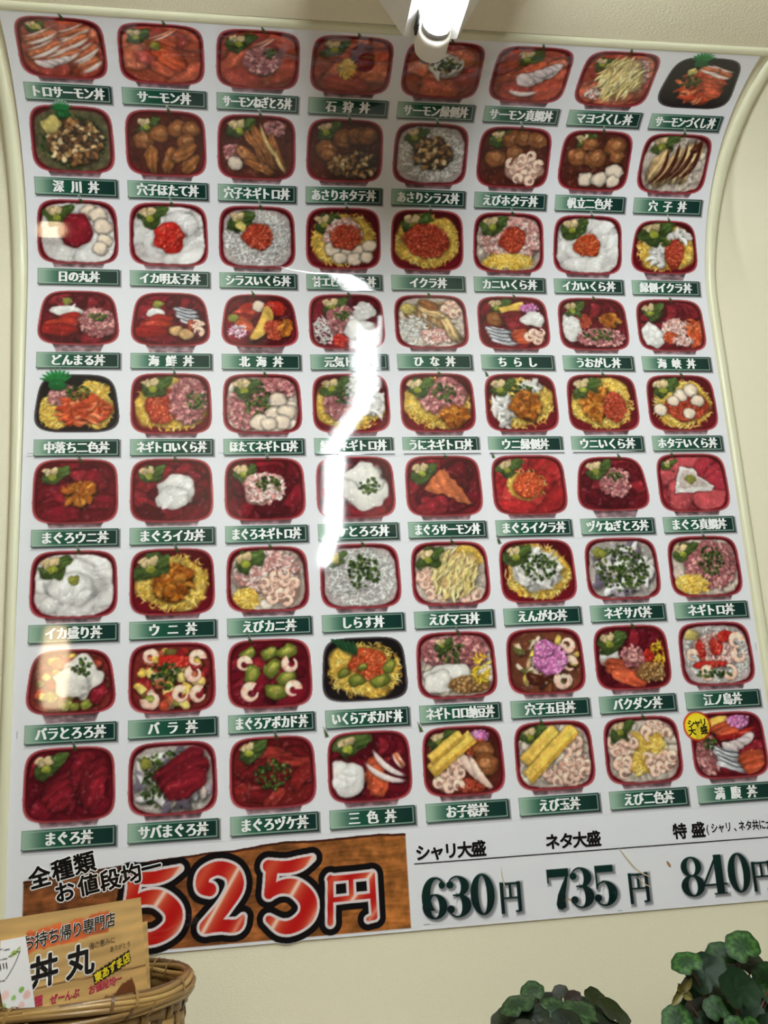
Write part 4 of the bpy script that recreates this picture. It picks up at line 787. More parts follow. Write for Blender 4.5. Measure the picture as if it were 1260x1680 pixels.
# the three larger sizes
def oval(x, y, cx, cy, a, b): return (np.hypot((x-cx)/a, (y-cy)/b)-1)*min(a, b)
def slab(x, y, x0, x1, y0, y1): return np.maximum.reduce([x0-x, x-x1, y0-y, y-y1])
def thin(x, y, pts, r):
    d = np.full(x.shape, 9.)
    for (x0, y0), (x1, y1) in zip(pts[:-1], pts[1:]):
        t = np.clip(((x-x0)*(x1-x0)+(y-y0)*(y1-y0))/((x1-x0)**2+(y1-y0)**2), 0, 1); d = np.minimum(d, np.hypot(x-x0-t*(x1-x0), y-y0-t*(y1-y0))-r)
    return d
def curve(cx, cy, a, b, t0, t1): return [(cx+a*math.cos(math.radians(t)), cy+b*math.sin(math.radians(t))) for t in np.linspace(t0, t1, 14)]
def bold_digit(ch, x, y):
    """fat-face numeral in a unit box of height 1"""
    mn = lambda *a: np.minimum.reduce(a)
    ring = lambda cx, cy, a, b, ia, ib: np.maximum(oval(x, y, cx, cy, a, b), -oval(x, y, cx, cy, ia, ib))
    if ch == '0': return ring(.35, .5, .32, .505, .115, .46)
    if ch == '8': return mn(ring(.35, .745, .29, .255, .12, .215), ring(.35, .265, .33, .275, .125, .23))
    if ch == '6':
        stem = np.maximum.reduce([oval(x, y, .37, .5, .34, .505), -oval(x, y, .46, .56, .20, .40), x-.42, .2-y])
        return mn(ring(.36, .295, .325, .305, .115, .262), stem, thin(x, y, curve(.42, .74, .2, .24, 120, 20), .022), oval(x, y, .575, .80, .085, .085))
    if ch == '3':
        return mn(np.maximum(ring(.31, .745, .33, .255, .115, .22), .28-x), np.maximum(ring(.31, .275, .36, .285, .115, .25), .28-x), slab(x, y, .2, .36, .515, .55),
                  thin(x, y, curve(.32, .78, .22, .2, 95, 160), .02), oval(x, y, .14, .79, .095, .088), thin(x, y, curve(.32, .22, .24, .21, 265, 200), .02), oval(x, y, .125, .2, .10, .095))
    if ch == '5':
        return mn(slab(x, y, .10, .60, .83, 1.0), slab(x, y, .10, .145, .44, .95), np.maximum(ring(.31, .305, .36, .315, .115, .275), .27-x), thin(x, y, curve(.30, .40, .19, .19, 95, 170), .02),
                  thin(x, y, curve(.32, .22, .24, .21, 265, 200), .02), oval(x, y, .125, .2, .10, .095))
    if ch == '7':
        P = [(.66, .9), (.60, .62), (.54, .38), (.52, .2), (.53, .05), (.42, -.01), (.30, .02), (.27, .14), (.33, .36), (.47, .62), (.60, .84)]
        d = np.full(x.shape, 9.); ins = np.zeros(x.shape, bool)
        for (x0, y0), (x1, y1) in zip(P, P[1:]+P[:1]):
            t = np.clip(((x-x0)*(x1-x0)+(y-y0)*(y1-y0))/((x1-x0)**2+(y1-y0)**2), 0, 1); d = np.minimum(d, np.hypot(x-x0-t*(x1-x0), y-y0-t*(y1-y0)))
            ins ^= ((y0 > y) != (y1 > y)) & (x < x0+(y-y0)/(y1-y0 if y1 != y0 else 1e-9)*(x1-x0))
        return mn(np.where(ins, -d, d), slab(x, y, .07, .66, .80, 1.0), slab(x, y, .07, .11, .66, .9))
    if ch == '4': return mn(slab(x, y, .38, .60, .0, 1.0), slab(x, y, .0, .70, .225, .275), slab(x, y, .30, .68, .0, .035), thin(x, y, [(.46, .98), (.03, .26)], .028))
def fat_yen(x, y):
    return np.minimum.reduce([slab(x, y, .03, .18, -.02, .96), slab(x, y, .04, .94, .875, .94), slab(x, y, .78, .94, .02, .96), slab(x, y, .66, .86, .0, .06), slab(x, y, .42, .53, .46, .92), slab(x, y, .1, .85, .435, .485)])
pr = empty
for txt, xs, y0, yx, seed in (('630', (-.0065, .0255, .0570), -.0098, .0965, 5), ('735', (.1575, .1895, .2215), -.0112, .2700, 6), ('840', (.3425, .3735, .4090), -.0090, .4440, 7)):
    G = Pic(seed, xs[0]-.008, min(yx+.045, .499), -.0205, .048, .0007); X, Y = G.X, G.Y
    d = np.full(X.shape, 9.)
    for ch, x in zip(txt, xs): d = np.minimum(d, bold_digit(ch, (X-x)/.0495, (Y-y0)/.0495)*.0495)
    d = np.minimum(d, fat_yen((X-yx)/.0300, (Y-y0)/.0385)*.03)
    G.mul(sstep(.0032, -.0005, np.roll(np.roll(d, 3, 1), -3, 0)), .55)
    G.put(sstep(.0004, -.0003, d), np.array([14, 36, 36.])+np.array([0, 10, 6.])*np.clip(Y/.04, 0, 1)[..., None], 'price')
    G.idm[:] = np.where((G.idm < 0) & (np.minimum(d, np.roll(np.roll(d, 3, 1), -3, 0)) < .0034), 0, G.idm)
    G.idm[:, :5] = -1; G.idm[:6] = -1
    G.emit(lambda x, y: (x, y), OFF, M_PRINT, 'price_lettering', poster, 'dark green printed price of '+txt+' yen')
def heading(text, cx, cy, adv, em, rot=0.0, b=.035):
    put_letters('heading_lettering', letters(text, cx, cy, adv, em, disc(b), rot), M_BLACK_INK, poster, OFF+.0002)
heading('シャリ大盛', .0370, .0705, .0183, .0205)
heading('ネタ大盛', .2015, .0720, .0188, .0205)
heading('特', .3505, .0735, .02, .0205); heading('盛', .3765, .0735, .02, .0205)
put_letters('heading_lettering', letters('(シャリ、ネタ共に大盛)', .4445, .0745, .0099, .0138, disc(.02), 0, .74), M_BLACK_INK, poster, OFF+.0002)
strip('heading_rule', np.linspace(-.012, .497, 40), np.array([.0572, .0585]), OFF+.0002, M_LINE, poster, wv=1.0)
# crop marks printed at the sheet edges, and scuffs in the ink
for u0, u1, s0, s1 in ((-.5015, -.5009, .240, .249), (.4985, .4991, .3085, .3197), (-.4995, -.4905, .6105, .6111), (-.4995, -.4905, .6068, .6074), (.4800, .4950, .6040, .6046), (-.2480, -.2400, .6095, .6101), (-.0050, .0030, -.0155, -.0149), (.2520, .2580, -.0190, -.0184)):
    strip('print_mark', np.linspace(u0, u1, 4), np.linspace(s0, s1, 4), OFF+.0001, mat('grey_ink', L3(120, 120, 124), .1) if 'grey_ink' not in bpy.data.materials else bpy.data.materials['grey_ink'], poster, wv=1.0)
M_STAIN = mat('sauce_stain', L3(170, 128, 84), .3); M_STAIN2 = mat('pale_stain', L3(206, 190, 160), .3)
for pts, wd, m in (([(.262, .060), (.272, .045), (.284, .030), (.296, .022), (.304, .019)], .0011, M_STAIN2), ([(.283, .022), (.292, .012), (.303, .006)], .0008, M_STAIN2),
                   ([(.327, .0375), (.3315, .030)], .0016, M_STAIN), ([(.179, -.0015), (.187, .001), (.191, -.002)], .0013, M_STAIN), ([(.101, .046), (.1025, .030), (.104, .022)], .0008, M_STAIN2)):
    pts = smooth([p+(0,) for p in pts]); pu = np.array([p[0] for p in pts]); ps = np.array([p[1] for p in pts]); wv_ = wd*np.sin(np.linspace(.2, 2.9, len(pts)))
    strip('sauce_stain', np.stack([pu-wv_, pu+wv_], 1), np.stack([ps-wv_*.3, ps+wv_*.3], 1), OFF+.0005, m, poster, wv=1.0)

# ------------------------------------------------------------------ the ceiling light: a long fluorescent batten running from the wall towards the room
LX = .0055; ZT = .995+Z0; Y0, Y1 = -.36, -2.72
M_WHITE = mat('white_enamel', L3(244, 243, 240), .3, .5, var=(14, L3(230, 228, 222)))
M_HOLD = mat('white_moulded_plastic', L3(238, 232, 220), .4, .5, var=(30, L3(232, 226, 214)))
M_TUBE = mat('fluorescent_glow', (1, 1, 1, 1), .3, emit=(TUBE_COLOR+(1,), TUBE_STRENGTH))
M_DARK = mat('dark_gap', L3(40, 38, 40), .6, var=(40, L3(30, 28, 30)))
M_METAL = mat('dull_metal', L3(176, 172, 168), .35, .6, var=(60, L3(150, 146, 142)))
lamp = empty('fluorescent_lamp', (LX, -1.5, zc), 'long white fluorescent batten light on the ceiling, one bare tube pointing at the poster', 'ceiling light')
sec = [(-.078, zc), (-.078, 1.088+Z0), (-.032, 1.006+Z0), (.032, 1.006+Z0), (.078, 1.088+Z0), (.078, zc)]
mb = MB(); n = len(sec)
V = [(LX+x, y, z) for y in (Y0+.004, Y1) for x, z in sec]
mb.add(V, [(i, (i+1) % n, n+(i+1) % n, n+i) for i in range(n)]+[tuple(range(n-1, -1, -1)), tuple(range(n, 2*n))])
mb.build('reflector_housing', M_WHITE, lamp, smooth=False)
mb = MB(); mb.tube([(LX, y, ZT) for y in np.linspace(Y0-.022, Y1+.022, 24)], .0158, 20); mb.build('fluorescent_tube', M_TUBE, lamp, 'glowing white fluorescent tube')
for ya, yb in ((Y0-.024, Y0+.012), (Y1-.012, Y1+.024)):
    mb = MB(); pr_ = []
    for y, k in ((ya, .82), (ya+.003, .98), (ya+.010, 1.0), (yb-.006, 1.0), (yb-.002, .95), (yb, .8)):
        ring = [(LX+.0195*k*math.cos(a), y, ZT+.0205*k*math.sin(a)) for a in np.linspace(-PI, 0, 15)]+[(LX+.0195*k, y, ZT+.016), (LX-.0195*k, y, ZT+.016)]
        pr_.append(ring)
    mb.grid(pr_, closed_v=True); m_ = len(pr_[0]); mb.f.append(tuple(range(m_))); mb.f.append(tuple(range(5*m_, 6*m_)))
    mb.build('lamp_holder', M_HOLD, lamp)
    yy = ya-.004 if ya > -1 else yb+.004
    mb = MB(); mb.tube([(LX, yy-.004, ZT), (LX, yy+.004, ZT)], .0166, 24); mb.build('tube_cap', M_METAL, lamp, 'metal end cap of the tube')
mb = MB(); mb.box(LX-.0222, LX-.0196, Y0-.040, Y0-.010, ZT+.001, ZT+.0125); mb.build('tube_clip', M_DARK, lamp, 'small dark clip')

# ------------------------------------------------------------------ counter under the frame that carries the basket and the plants
mb = MB(); mb.box(-.75, .75, -.40, -.006, 1.062, 1.10); mb.box(-.74, .74, -.39, -.03, 0, 1.062)
tag(mb.build('counter', mat('pale_laminate', L3(200, 190, 174), .4, var=(6, L3(190, 178, 160))), smooth=False), 'pale counter under the poster carrying basket and plants', 'counter')

# ------------------------------------------------------------------ bamboo basket
BX, BY, BT, BB = -.410, -.205, 1.333, 1.1005
bam = lambda n, c1, c2: mat(n, L3(*c1), .32, .5, var=(40, L3(*c2)), bump=[(180, .3, .0008)])
M_BAM, M_BAM2, M_BAM3 = bam('bamboo', (164, 130, 74), (112, 82, 44)), bam('dark_bamboo', (112, 80, 44), (78, 54, 30)), bam('pale_bamboo', (186, 154, 94), (150, 114, 62))
basket = empty('bamboo_basket', (BX, BY, BB), 'round woven bamboo basket holding the leaflets at lower left', 'basket')
def br(z): t = (z-BB)/(BT-BB); return .100+.0195*t**1.3
NS = 40; zs = np.linspace(BB+.012, BT-.016, 14)
for i in range(NS):
    a = 2*PI*i/NS; mb = MB(); P = []
    for z in np.linspace(BB, BT-.002, 16):
        ph = (z-zs[0])/(zs[1]-zs[0])*PI; r = br(z)+.0016*math.cos(ph+PI*i); row = []
        for s_, q in ((-1, -1), (1, -1), (1, 1), (-1, 1)):
            row.append((BX+(r+q*.0006)*math.cos(a)-s_*.0046*math.sin(a), BY+(r+q*.0006)*math.sin(a)+s_*.0046*math.cos(a), z))
        P.append(row)
    mb.grid(P, closed_v=True); mb.f += [(0, 1, 2, 3), tuple(len(mb.v)-4+k for k in range(4))]
    mb.build('stake', M_BAM if i % 3 else M_BAM2, basket)
for j, z in enumerate(zs):
    mb = MB(); P = []
    for k in range(NS*4):
        a = 2*PI*k/(NS*4); r = br(z)-.0018*math.cos(a*NS/2*2/2*1+PI*j)*(1) ; row = []
        for s_, q in ((-1, -1), (1, -1), (1, 1), (-1, 1)):
            row.append((BX+(r+q*.0006)*math.cos(a), BY+(r+q*.0006)*math.sin(a), z+s_*.0058))
        P.append(row)
    mb.grid(P, closed_u=True, closed_v=True); mb.build('weaver', M_BAM if j % 2 else M_BAM3, basket)
mb = MB(); mb.lathe([(0, BB+.004), (.098, BB+.004), (.1, BB+.001), (0, BB+.0005)], BX, BY, 40); mb.build('base', M_BAM2, basket)
RB_ = random.Random(4)
for j in range(11):
    q0 = 2*PI*j/11; m = (M_BAM, M_BAM3, M_BAM, M_BAM2)[j % 4]; rr = .0028+.0009*RB_.random(); tw = 3+j % 3
    mb = MB(); P = []
    for k in range(180):
        a = 2*PI*k/180; qq = q0+.35*math.sin(a*tw+j)
        R_ = .1205+.0050*math.cos(qq); z = BT-.003+.0082*math.sin(qq)
        P.append([(BX+(R_+rr*math.cos(q))*math.cos(a), BY+(R_+rr*math.cos(q))*math.sin(a), z+rr*math.sin(q)) for q in np.linspace(0, 2*PI, 7)[:-1]])
    mb.grid(P, closed_u=True, closed_v=True); mb.build('rim_strand', m, basket)
for i in range(15):                             # lashing wound round the rim
    a = 2*PI*(i+.4*math.sin(i*2.7))/15; mb = MB(); P = []
    for k in range(13):
        q = 2*PI*k/12; aa = a+.16*k/12
        R_ = .1205+.0088*math.cos(q); z = BT-.003+.0122*math.sin(q)
        P.append([(BX+R_*math.cos(aa+s_), BY+R_*math.sin(aa+s_), z) for s_ in (-.013, .013)])
    mb.grid(P); mb.build('lashing', M_BAM2 if i % 3 == 0 else M_BAM, basket)

# ------------------------------------------------------------------ leaflets standing in the basket
SA = np.array([-.3365, -.168]); SD = np.array([.6639, .7479]); SNn = np.array([.7479, -.6639])
def sheet3(depth):
    def f(U, S, off):
        U = np.asarray(U, float); S = np.asarray(S, float); p = U-.19
        bow = .004*np.cos((U-.1)*14)*np.clip((S-1.2)/.2, 0, 1)
        d = depth+off+bow-(1.41-S)*.02
        return np.stack([SA[0]+SD[0]*p+SNn[0]*d, SA[1]+SD[1]*p+SNn[1]*d, S], -1)
    return f
def wood_sheet(name, to3, x0, tr, slope, seed, label, text):
    G = Pic(seed, 0, 1.0001, 0, 1.0001, .005); G.to3 = to3; G.warp = True; t, v = G.X, G.Y
    Y = 1.1065+(tr[1]-1.1065)*v; low_ = np.clip(1.3-Y, 0, .2)
    right = tr[0]+np.minimum(tr[1]-Y, .105)*slope-low_*(.0 if text else .12); left = x0+low_*.16
    X = left+(right-left)*t; Y = Y+(tr[0]-X)*.016*v; G.X, G.Y = X, Y
    gr = G.n(X*.22, Y*2.0+.02*G.n(X, Y, 20), 60, 3); line = np.sin((Y+.004*G.n(X*.3, Y, 22))*560)
    col = np.array([206, 166, 104.])*(1+.13*gr+.04*line+.08*G.n(X*.4, Y, 24))[..., None]
    G.put(np.ones_like(X), col, 'paper')
    if text:
        cz = 1.3475-(X-.0483)*.038; G.put(sstep(.0011, .0003, np.abs(Y-cz))*.8, (92, 60, 34))
        bt = 1.3975+(X-.0383)*.054+.0022*G.n(X, Y*0, 90, 2); bb = 1.3795+(X-.0417)*.042+.0016*G.n(X, Y*0+1, 90, 2)
        m_ = np.maximum.reduce([Y-bt, bb-Y, .0385-X, X-.1395+.0015*G.n(X, Y, 120)])
        G.put(sstep(.0006, -.0004, m_), np.array([204, 98, 52.])*(1+.3*G.n(X*.5, Y*2, 60, 3))[..., None], 'banner')
        pts = [(.136, 1.321), (.1385, 1.3235), (.146, 1.322), (.152, 1.3235), (.160, 1.330), (.1745, 1.3335), (.179, 1.326), (.183, 1.313), (.174, 1.300), (.15, 1.304), (.1375, 1.314)]
        G.poly('wood_scrap', pts, (112, 64, 36), tex=.3, f=60, wob=.0015, sh=0, edge=0, soft=.0006, light=0)
        Xr = (X-.1461)*math.cos(.27)+(Y-1.3484)*math.sin(.27); Yr = -(X-.1461)*math.sin(.27)+(Y-1.3484)*math.cos(.27)
        G.put(sstep(.0004, -.0003, np.maximum(np.abs(Xr)-.0255, np.abs(Yr)-.0062)), (26, 22, 18), 'black_tag')
    o = G.emit(lambda x, y: (x, y), 0.0, M_PAPERPRINT, name, None, None, 0)
    return o
M_PAPERPRINT = mat('matt_printed_card', rough=.45, spec=.4, attr=True)
front = sheet3(.0); back = sheet3(-.009)
fl = wood_sheet('leaflet', front, .006, (.1845, 1.4105), .14, 31, None, True)
tag(fl, 'wood-grain leaflet with black brush writing standing in the bamboo basket', 'leaflet')
bk = wood_sheet('leaflet', back, .02, (.2046, 1.3835), .09, 32, None, False)
tag(bk, 'plain wood-grain edge of a second leaflet behind the lettered one', 'leaflet')
def on_sheet(name, m, text, cx, cy, adv, em, bold, rot, off, parent=fl, to3=front, narrow=1.0):
    put_letters(name, letters(text, cx, cy, adv, em, disc(bold), rot, narrow), m, parent, off, None, to3)
M_WM = mat('white_card_ink', L3(240, 236, 226), .4); M_BM = mat('black_card_ink', L3(24, 20, 20), .4); M_PINK = mat('pink_card_ink', L3(196, 58, 84), .4); M_YM = mat('yellow_card_ink', L3(236, 214, 48), .4)
M_GREYI = mat('grey_card_ink', L3(110, 90, 66), .4)
for k, m, b, off in (('lettering_outline', M_WM, .09, .0003), ('lettering', M_BM, .035, .0007)):
    put_letters(k, letters('お持ち帰り専門店', .0905, 1.3915, .0142, .0150, disc(.010 if b < .05 else .05), .055), m, fl, off, None, front)
for ch, x, y, e, r_ in (('丼', .0600, 1.3605, .030, .04), ('丸', .1035, 1.3620, .031, .04)):
    on_sheet('brush_outline', M_WM, ch, x, y, e, e, .085, r_, .0003, narrow=1.15); on_sheet('brush_lettering', M_BM, ch, x, y, e, e, .03, r_, .0007, narrow=1.15)
on_sheet('tag_lettering', M_YM, '東あずま店', .1461, 1.3484, .0098, .0104, .04, .27, .0004)
on_sheet('small_lettering', M_GREYI, '海の恵みに', .1313, 1.3740, .0070, .0072, .0, .04, .0004)
on_sheet('small_lettering', M_GREYI, 'ありがとう', .1560, 1.3665, .0058, .0060, .0, .04, .0004)
on_sheet('pink_lettering', M_PINK, '七〇種', .0459, 1.3355, .0095, .0100, .03, .0, .0004)
on_sheet('pink_lettering', M_PINK, 'ぜーんぶ', .0863, 1.3335, .0088, .0092, .03, .0, .0004)
on_sheet('pink_lettering', M_PINK, 'お値段均一', .1374, 1.3345, .0088, .0092, .03, .08, .0004)
on_sheet('pink_lettering', M_PINK, '大盛', .1650, 1.3140, .0080, .0080, .02, .05, .0006)
# white card in front of them
cardf = sheet3(.0075)
G = Pic(41, 0, 1.0001, 0, 1.0001, .007); G.to3 = cardf; G.warp = True; t, v = G.X, G.Y
Y = 1.1065+(1.3972-1.1065)*v**.6; left = .006+.26*np.clip(1.362-Y, 0, .13); X = left+(.0322+np.minimum(1.397-Y, .1)*.222-left)*t; G.X, G.Y = X, Y
G.put(np.ones_like(X), (238, 236, 234), 'card')
for (x, y, rx, ry, c_) in ((.021, 1.3835, .0042, .0022, (150, 176, 70)), (.0255, 1.3865, .002, .001, (150, 176, 70)), (.0305, 1.3505, .003, .0024, (130, 182, 80)), (.0365, 1.345, .004, .0036, (236, 190, 180)), (.0135, 1.349, .0042, .0036, (240, 204, 196)), (.0225, 1.345, .0026, .0022, (150, 196, 110)), (.012, 1.340, .003, .0026, (160, 200, 120)), (.031, 1.337, .0036, .003, (238, 198, 190)), (.004, 1.345, .0035, .003, (238, 198, 190))):
    d_, _, _ = G.ell(x, y, rx, ry, .3, 0); G.put(sstep(1.15, .85, d_), c_, 'sprig')
for P in ([(.027, 1.3845, 0), (.022, 1.374, 0), (.013, 1.3625, 0), (.006, 1.3615, 0)], [(-.006, 1.383, 0), (.006, 1.3795, 0), (.016, 1.381, 0), (.027, 1.3845, 0)], [(-.006, 1.386, 0), (.004, 1.3885, 0), (.016, 1.387, 0)]):
    d_ = G.strokes([smooth(P)]); G.put(sstep(.0007, .0002, d_), (60, 56, 58))
for i in range(5): G.put(sstep(.0009, .0003, G.strokes([[(.000+.0032*i, 1.3765, 0), (.0012+.0032*i, 1.3715+.001*(i % 2), 0)]])), (40, 36, 38))
cd = G.emit(lambda x, y: (x, y), 0.0, M_PAPERPRINT, 'greeting_card', None, None, 0)
tag(cd, 'white card with a thin line drawing and pastel sprigs in front of the leaflet', 'card')
bpy.data.objects.remove(_to); bpy.data.curves.remove(_cur)

# ------------------------------------------------------------------ the two potted plants
LEAFC = [((34, 74, 30), (96, 150, 78)), ((32, 66, 30), (66, 112, 58)), ((26, 54, 34), (34, 66, 42)), ((34, 40, 20), (46, 52, 26)), ((36, 66, 36), (96, 126, 88)), ((52, 54, 46), (72, 74, 64)), ((50, 34, 34), (62, 46, 44)), ((42, 50, 20), (56, 68, 28)), ((22, 34, 18), (34, 52, 26))]
M_LEAF = mat('leaf', rough=.5, spec=.22, attr=True, bump=[(160, .25, .001)])
M_STEM = mat('reddish_stem', L3(112, 70, 50), .5, var=(60, L3(84, 50, 40)))
M_POT = mat('brown_plastic_pot', L3(96, 62, 44), .5, var=(10, L3(84, 54, 38))); M_SOIL = mat('potting_soil', L3(48, 36, 28), .9, bump=[(200, .8, .004)])
def leaf(parent, x, y, z, R_, ratio, rot, ct, rnd):
    R_ *= 1.12 if ct in (2, 3) else .98
    e1 = Vector((math.cos(rot), .25*(rnd.random()-.5), math.sin(rot))).normalized()
    up = Vector((-math.sin(rot), 0, math.cos(rot))); q = math.sqrt(max(0, 1-ratio*ratio))
    e2 = (up*ratio+Vector((0, 1, 0))*q).normalized(); n_ = e1.cross(e2)
    if n_.y > 0: n_ = -n_
    dark, light = [np.array(lin(np.array(c)*np.array([.74, .76, .62])/255.)) for c in LEAFC[ct]]
    rows, cols = [], []; NR, NA = 9, 36; k0 = rnd.random()*6
    for i in range(NR+1):
        t = i/NR; row = []
        for j in range(NA):
            a = 2*PI*j/NA; w_ = 1+.03*math.sin(9*a+k0)+.025*math.sin(5*a+2*k0)
            dn = abs((a-1.5*PI+PI) % (2*PI)-PI); notch = 1-.42*math.exp(-(dn/.22)**2)
            r = t*w_*notch; px, py = R_*r*math.cos(a), R_*r*math.sin(a)*.96
            h = R_*(.16*t*t+.06*t*t*math.sin(3*a+k0)+.03*math.sin(5.3*a+9*t+k0)*t*(1-t)*2)
            row.append(Vector((x, y, z))+e1*px+e2*py-n_*h*(.8 if ct not in (2, 7) else -1.0))
            vein = math.exp(-((((a-PI/2)/(PI/4.0)+.5) % 1-.5)/.09)**2)*(.25+.3*t)
            ringp = math.exp(-((t-.68-.08*math.sin(9*a+k0))/.13)**2)
            k = min(1, .85*ringp*(.75+.25*math.sin(16*a))+.55*vein*(t > .08))
            cols.append(tuple(dark*(1-k)+light*k))
        rows.append(row)
    mb = MB(); mb.grid(rows, cols, closed_v=True)
    me_o = mb.build('leaf', M_LEAF, parent, color=True)
    return me_o, Vector((x, y, z))
def plant(name, label, cx, cy, table, seed, h_pot, r_pot):
    rnd = random.Random(seed); root = empty(name, (cx, cy, 1.1005), label, 'potted plant')
    mb = MB(); z = 1.1005; mb.lathe([(0, z), (r_pot*.72, z), (r_pot*.98, z+h_pot*.88), (r_pot*1.06, z+h_pot*.88), (r_pot*1.06, z+h_pot), (r_pot*.94, z+h_pot), (r_pot*.9, z+h_pot*.8), (0, z+h_pot*.8)], cx, cy, 40)
    mb.build('pot', M_POT, root)
    mb = MB(); mb.lathe([(0, z+h_pot*.93), (r_pot*.5, z+h_pot*.92), (r_pot*.93, z+h_pot*.88), (r_pot*.93, z+h_pot*.82)], cx, cy, 40); mb.build('soil', M_SOIL, root)
    for (x, y, zz, R_, ra, ro, ct) in table:
        y += (rnd.random()-.5)*.012
        _, p = leaf(root, x, y, zz, R_, ra, ro, ct, rnd)
        b = Vector((cx+(x-cx)*.16+.006*(rnd.random()-.5), cy+(y-cy)*.2, z+h_pot*.9)); mb = MB()
        pts = [b*(1-t)**2+Vector((b.x*.35+p.x*.65, b.y*.4+p.y*.6+.004, p.z-.012))*2*t*(1-t)+(p+Vector((0, .002, -.001)))*t*t for t in np.linspace(0, 1, 10)]
        mb.tube(pts, [.0015-.0006*t for t in np.linspace(0, 1, 10)], 6); mb.build('stem', M_STEM, root)
    return root

CYC = [(0.31, -0.215, 1.3163, 0.02, 0.77, 0.25, 0), (0.292, -0.2, 1.3049, 0.0178, 0.74, 0.5, 1), (0.2336, -0.235, 1.3091, 0.017, 0.52, 0.35, 0), (0.261, -0.225, 1.2911, 0.0204, 0.85, 0.3, 2), (0.2832, -0.25, 1.2774, 0.0217, 0.83, -0.2, 2), (0.3356, -0.19, 1.2914, 0.019, 0.71, -0.5, 3), (0.3412, -0.2, 1.2787, 0.0166, 1.24, -0.4, 1), (0.25, -0.19, 1.2612, 0.0132, 1.24, 0.6, 2), (0.2134, -0.24, 1.2552, 0.017, 0.83, 0.5, 0), (0.2559, -0.255, 1.2644, 0.0148, 0.8, 0.1, 1), (0.3142, -0.185, 1.2892, 0.0103, 0.46, 0.2, 3), (0.266, -0.265, 1.2493, 0.0118, 0.81, 0.3, 0), (0.2835, -0.27, 1.2481, 0.0111, 0.87, -0.3, 0), (0.2687, -0.18, 1.267, 0.0157, 0.9, 0.2, 3), (0.2988, -0.17, 1.2543, 0.0192, 0.75, -0.1, 3), (0.3403, -0.17, 1.2442, 0.0178, 0.82, 0.2, 3), (0.2599, -0.2, 1.2488, 0.017, 0.82, 0.3, 3), (0.3043, -0.21, 1.2455, 0.0187, 0.75, 0.1, 2), (0.3396, -0.2, 1.2427, 0.0175, 1.0, 0.4, 2), (0.2496, -0.24, 1.2414, 0.018, 0.83, 0, 2), (0.3473, -0.21, 1.2656, 0.0189, 0.83, 0, 1), (0.3587, -0.21, 1.2895, 0.0174, 0.82, -0.5, 0), (0.3571, -0.22, 1.2513, 0.0189, 0.83, -0.5, 1), (0.3111, -0.24, 1.2356, 0.0153, 0.9, 0.5, 2), (0.323, -0.25, 1.2367, 0.0168, 0.82, 0.1, 0)]
VIO = [(0.0715, -0.2, 1.2887, 0.0139, 0.63, 0.25, 4), (0.0482, -0.215, 1.2811, 0.0187, 0.31, 0.35, 4), (0.1074, -0.19, 1.2807, 0.0097, 0.85, 0.2, 5), (0.1132, -0.205, 1.2799, 0.0103, 0.5, 0.4, 6), (0.1426, -0.19, 1.2726, 0.0135, 0.67, -0.4, 7), (0.0879, -0.22, 1.2738, 0.0159, 0.64, -0.1, 4), (0.1141, -0.225, 1.2718, 0.0217, 0.4, -0.2, 4), (0.1531, -0.215, 1.2609, 0.0207, 0.46, -0.5, 7), (0.0445, -0.2, 1.2607, 0.0197, 0.41, 0.55, 7), (0.0628, -0.235, 1.2692, 0.0171, 0.62, 0.3, 8), (0.0917, -0.25, 1.2674, 0.017, 0.62, 0, 8), (0.1305, -0.24, 1.2594, 0.0188, 0.54, -0.3, 8), (0.0746, -0.25, 1.2598, 0.0183, 0.62, 0.3, 5), (0.1035, -0.26, 1.2593, 0.0183, 0.62, -0.2, 4), (0.0457, -0.25, 1.2597, 0.0182, 0.62, 0.3, 5), (0.1458, -0.24, 1.2482, 0.0189, 0.62, -0.4, 8), (0.092, -0.18, 1.2734, 0.0149, 0.5, 0.2, 8), (0.133, -0.18, 1.2667, 0.0166, 0.45, -0.1, 8), (0.0902, -0.17, 1.2594, 0.0166, 0.64, 0.2, 8), (0.1566, -0.17, 1.2564, 0.0168, 0.64, -0.3, 8)]
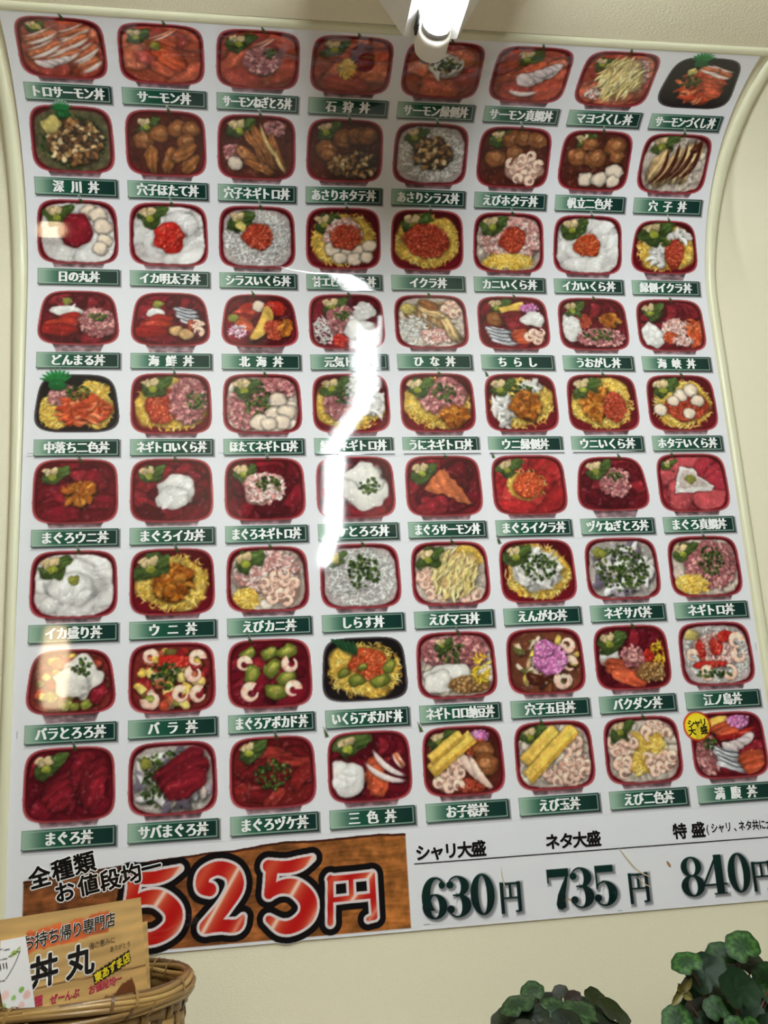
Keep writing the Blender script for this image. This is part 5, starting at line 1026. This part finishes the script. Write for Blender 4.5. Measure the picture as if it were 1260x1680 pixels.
cyc = plant('cyclamen_plant', 'tall green plant with round marbled leaves on thin stems at lower right', .292, -.205, CYC, 3, .105, .062)
M_WILT = mat('wilted_leaf', L3(112, 106, 44), .5, var=(50, L3(92, 80, 32)))
mb = MB(); c0 = Vector((.2231, -.24, 1.2809))
for a, l in ((.9, .017), (2.0, .010), (3.75, .019), (5.6, .012)):
    d_ = Vector((math.cos(a), -.2, math.sin(a))); s_ = Vector((-math.sin(a), 0, math.cos(a)))
    mb.grid([[c0+d_*l*t+s_*(.0046*math.sin(PI*min(1, t*.86+.12)))*q+Vector((0, -.003*abs(q), 0)) for q in (-1, -.5, 0, .5, 1)] for t in np.linspace(0, 1, 8)])
mb.build('wilted_leaf', M_WILT, cyc, 'yellowish curled wilted leaf')
mb = MB(); mb.tube([c0, c0+Vector((.012, .004, -.018)), Vector((.268, -.215, 1.215)), Vector((.285, -.206, 1.19))], .0011, 6); mb.build('stem', M_STEM, cyc)
plant('violet_plant', 'low dark plant with crinkled veined leaves at bottom centre right', .105, -.215, VIO, 8, .105, .058)

# ------------------------------------------------------------------ invented lantern behind the viewer, stand-in for the unseen warm source the poster mirrors
LC = Vector((-.73, -2.0, 1.90)); M_LANT = mat('lit_paper', L3(240, 200, 140), .6, emit=((1.0, .74, .46, 1), PENDANT_STRENGTH))
lan = empty('standin_lantern', LC, 'invented glowing lantern behind the viewer, standing in for the unseen warm source mirrored in the poster', 'lantern')
mb = MB(); mb.lathe([(.03*1.0+.012*math.sin(PI*t)+.0012*math.cos(t*40*PI), LC.z-.13+.26*t) for t in np.linspace(0, 1, 81)], LC.x, LC.y, 32); mb.build('paper_shade', M_LANT, lan)
for z in (LC.z-.138, LC.z+.128):
    mb = MB(); mb.lathe([(0, z), (.032, z), (.032, z+.010), (0, z+.010)], LC.x, LC.y, 32); mb.build('hoop', M_DARK, lan)
mb = MB(); mb.tube([(LC.x, LC.y, LC.z+.137), (LC.x, LC.y, zc)], .002, 6); mb.build('cord', M_DARK, lan)
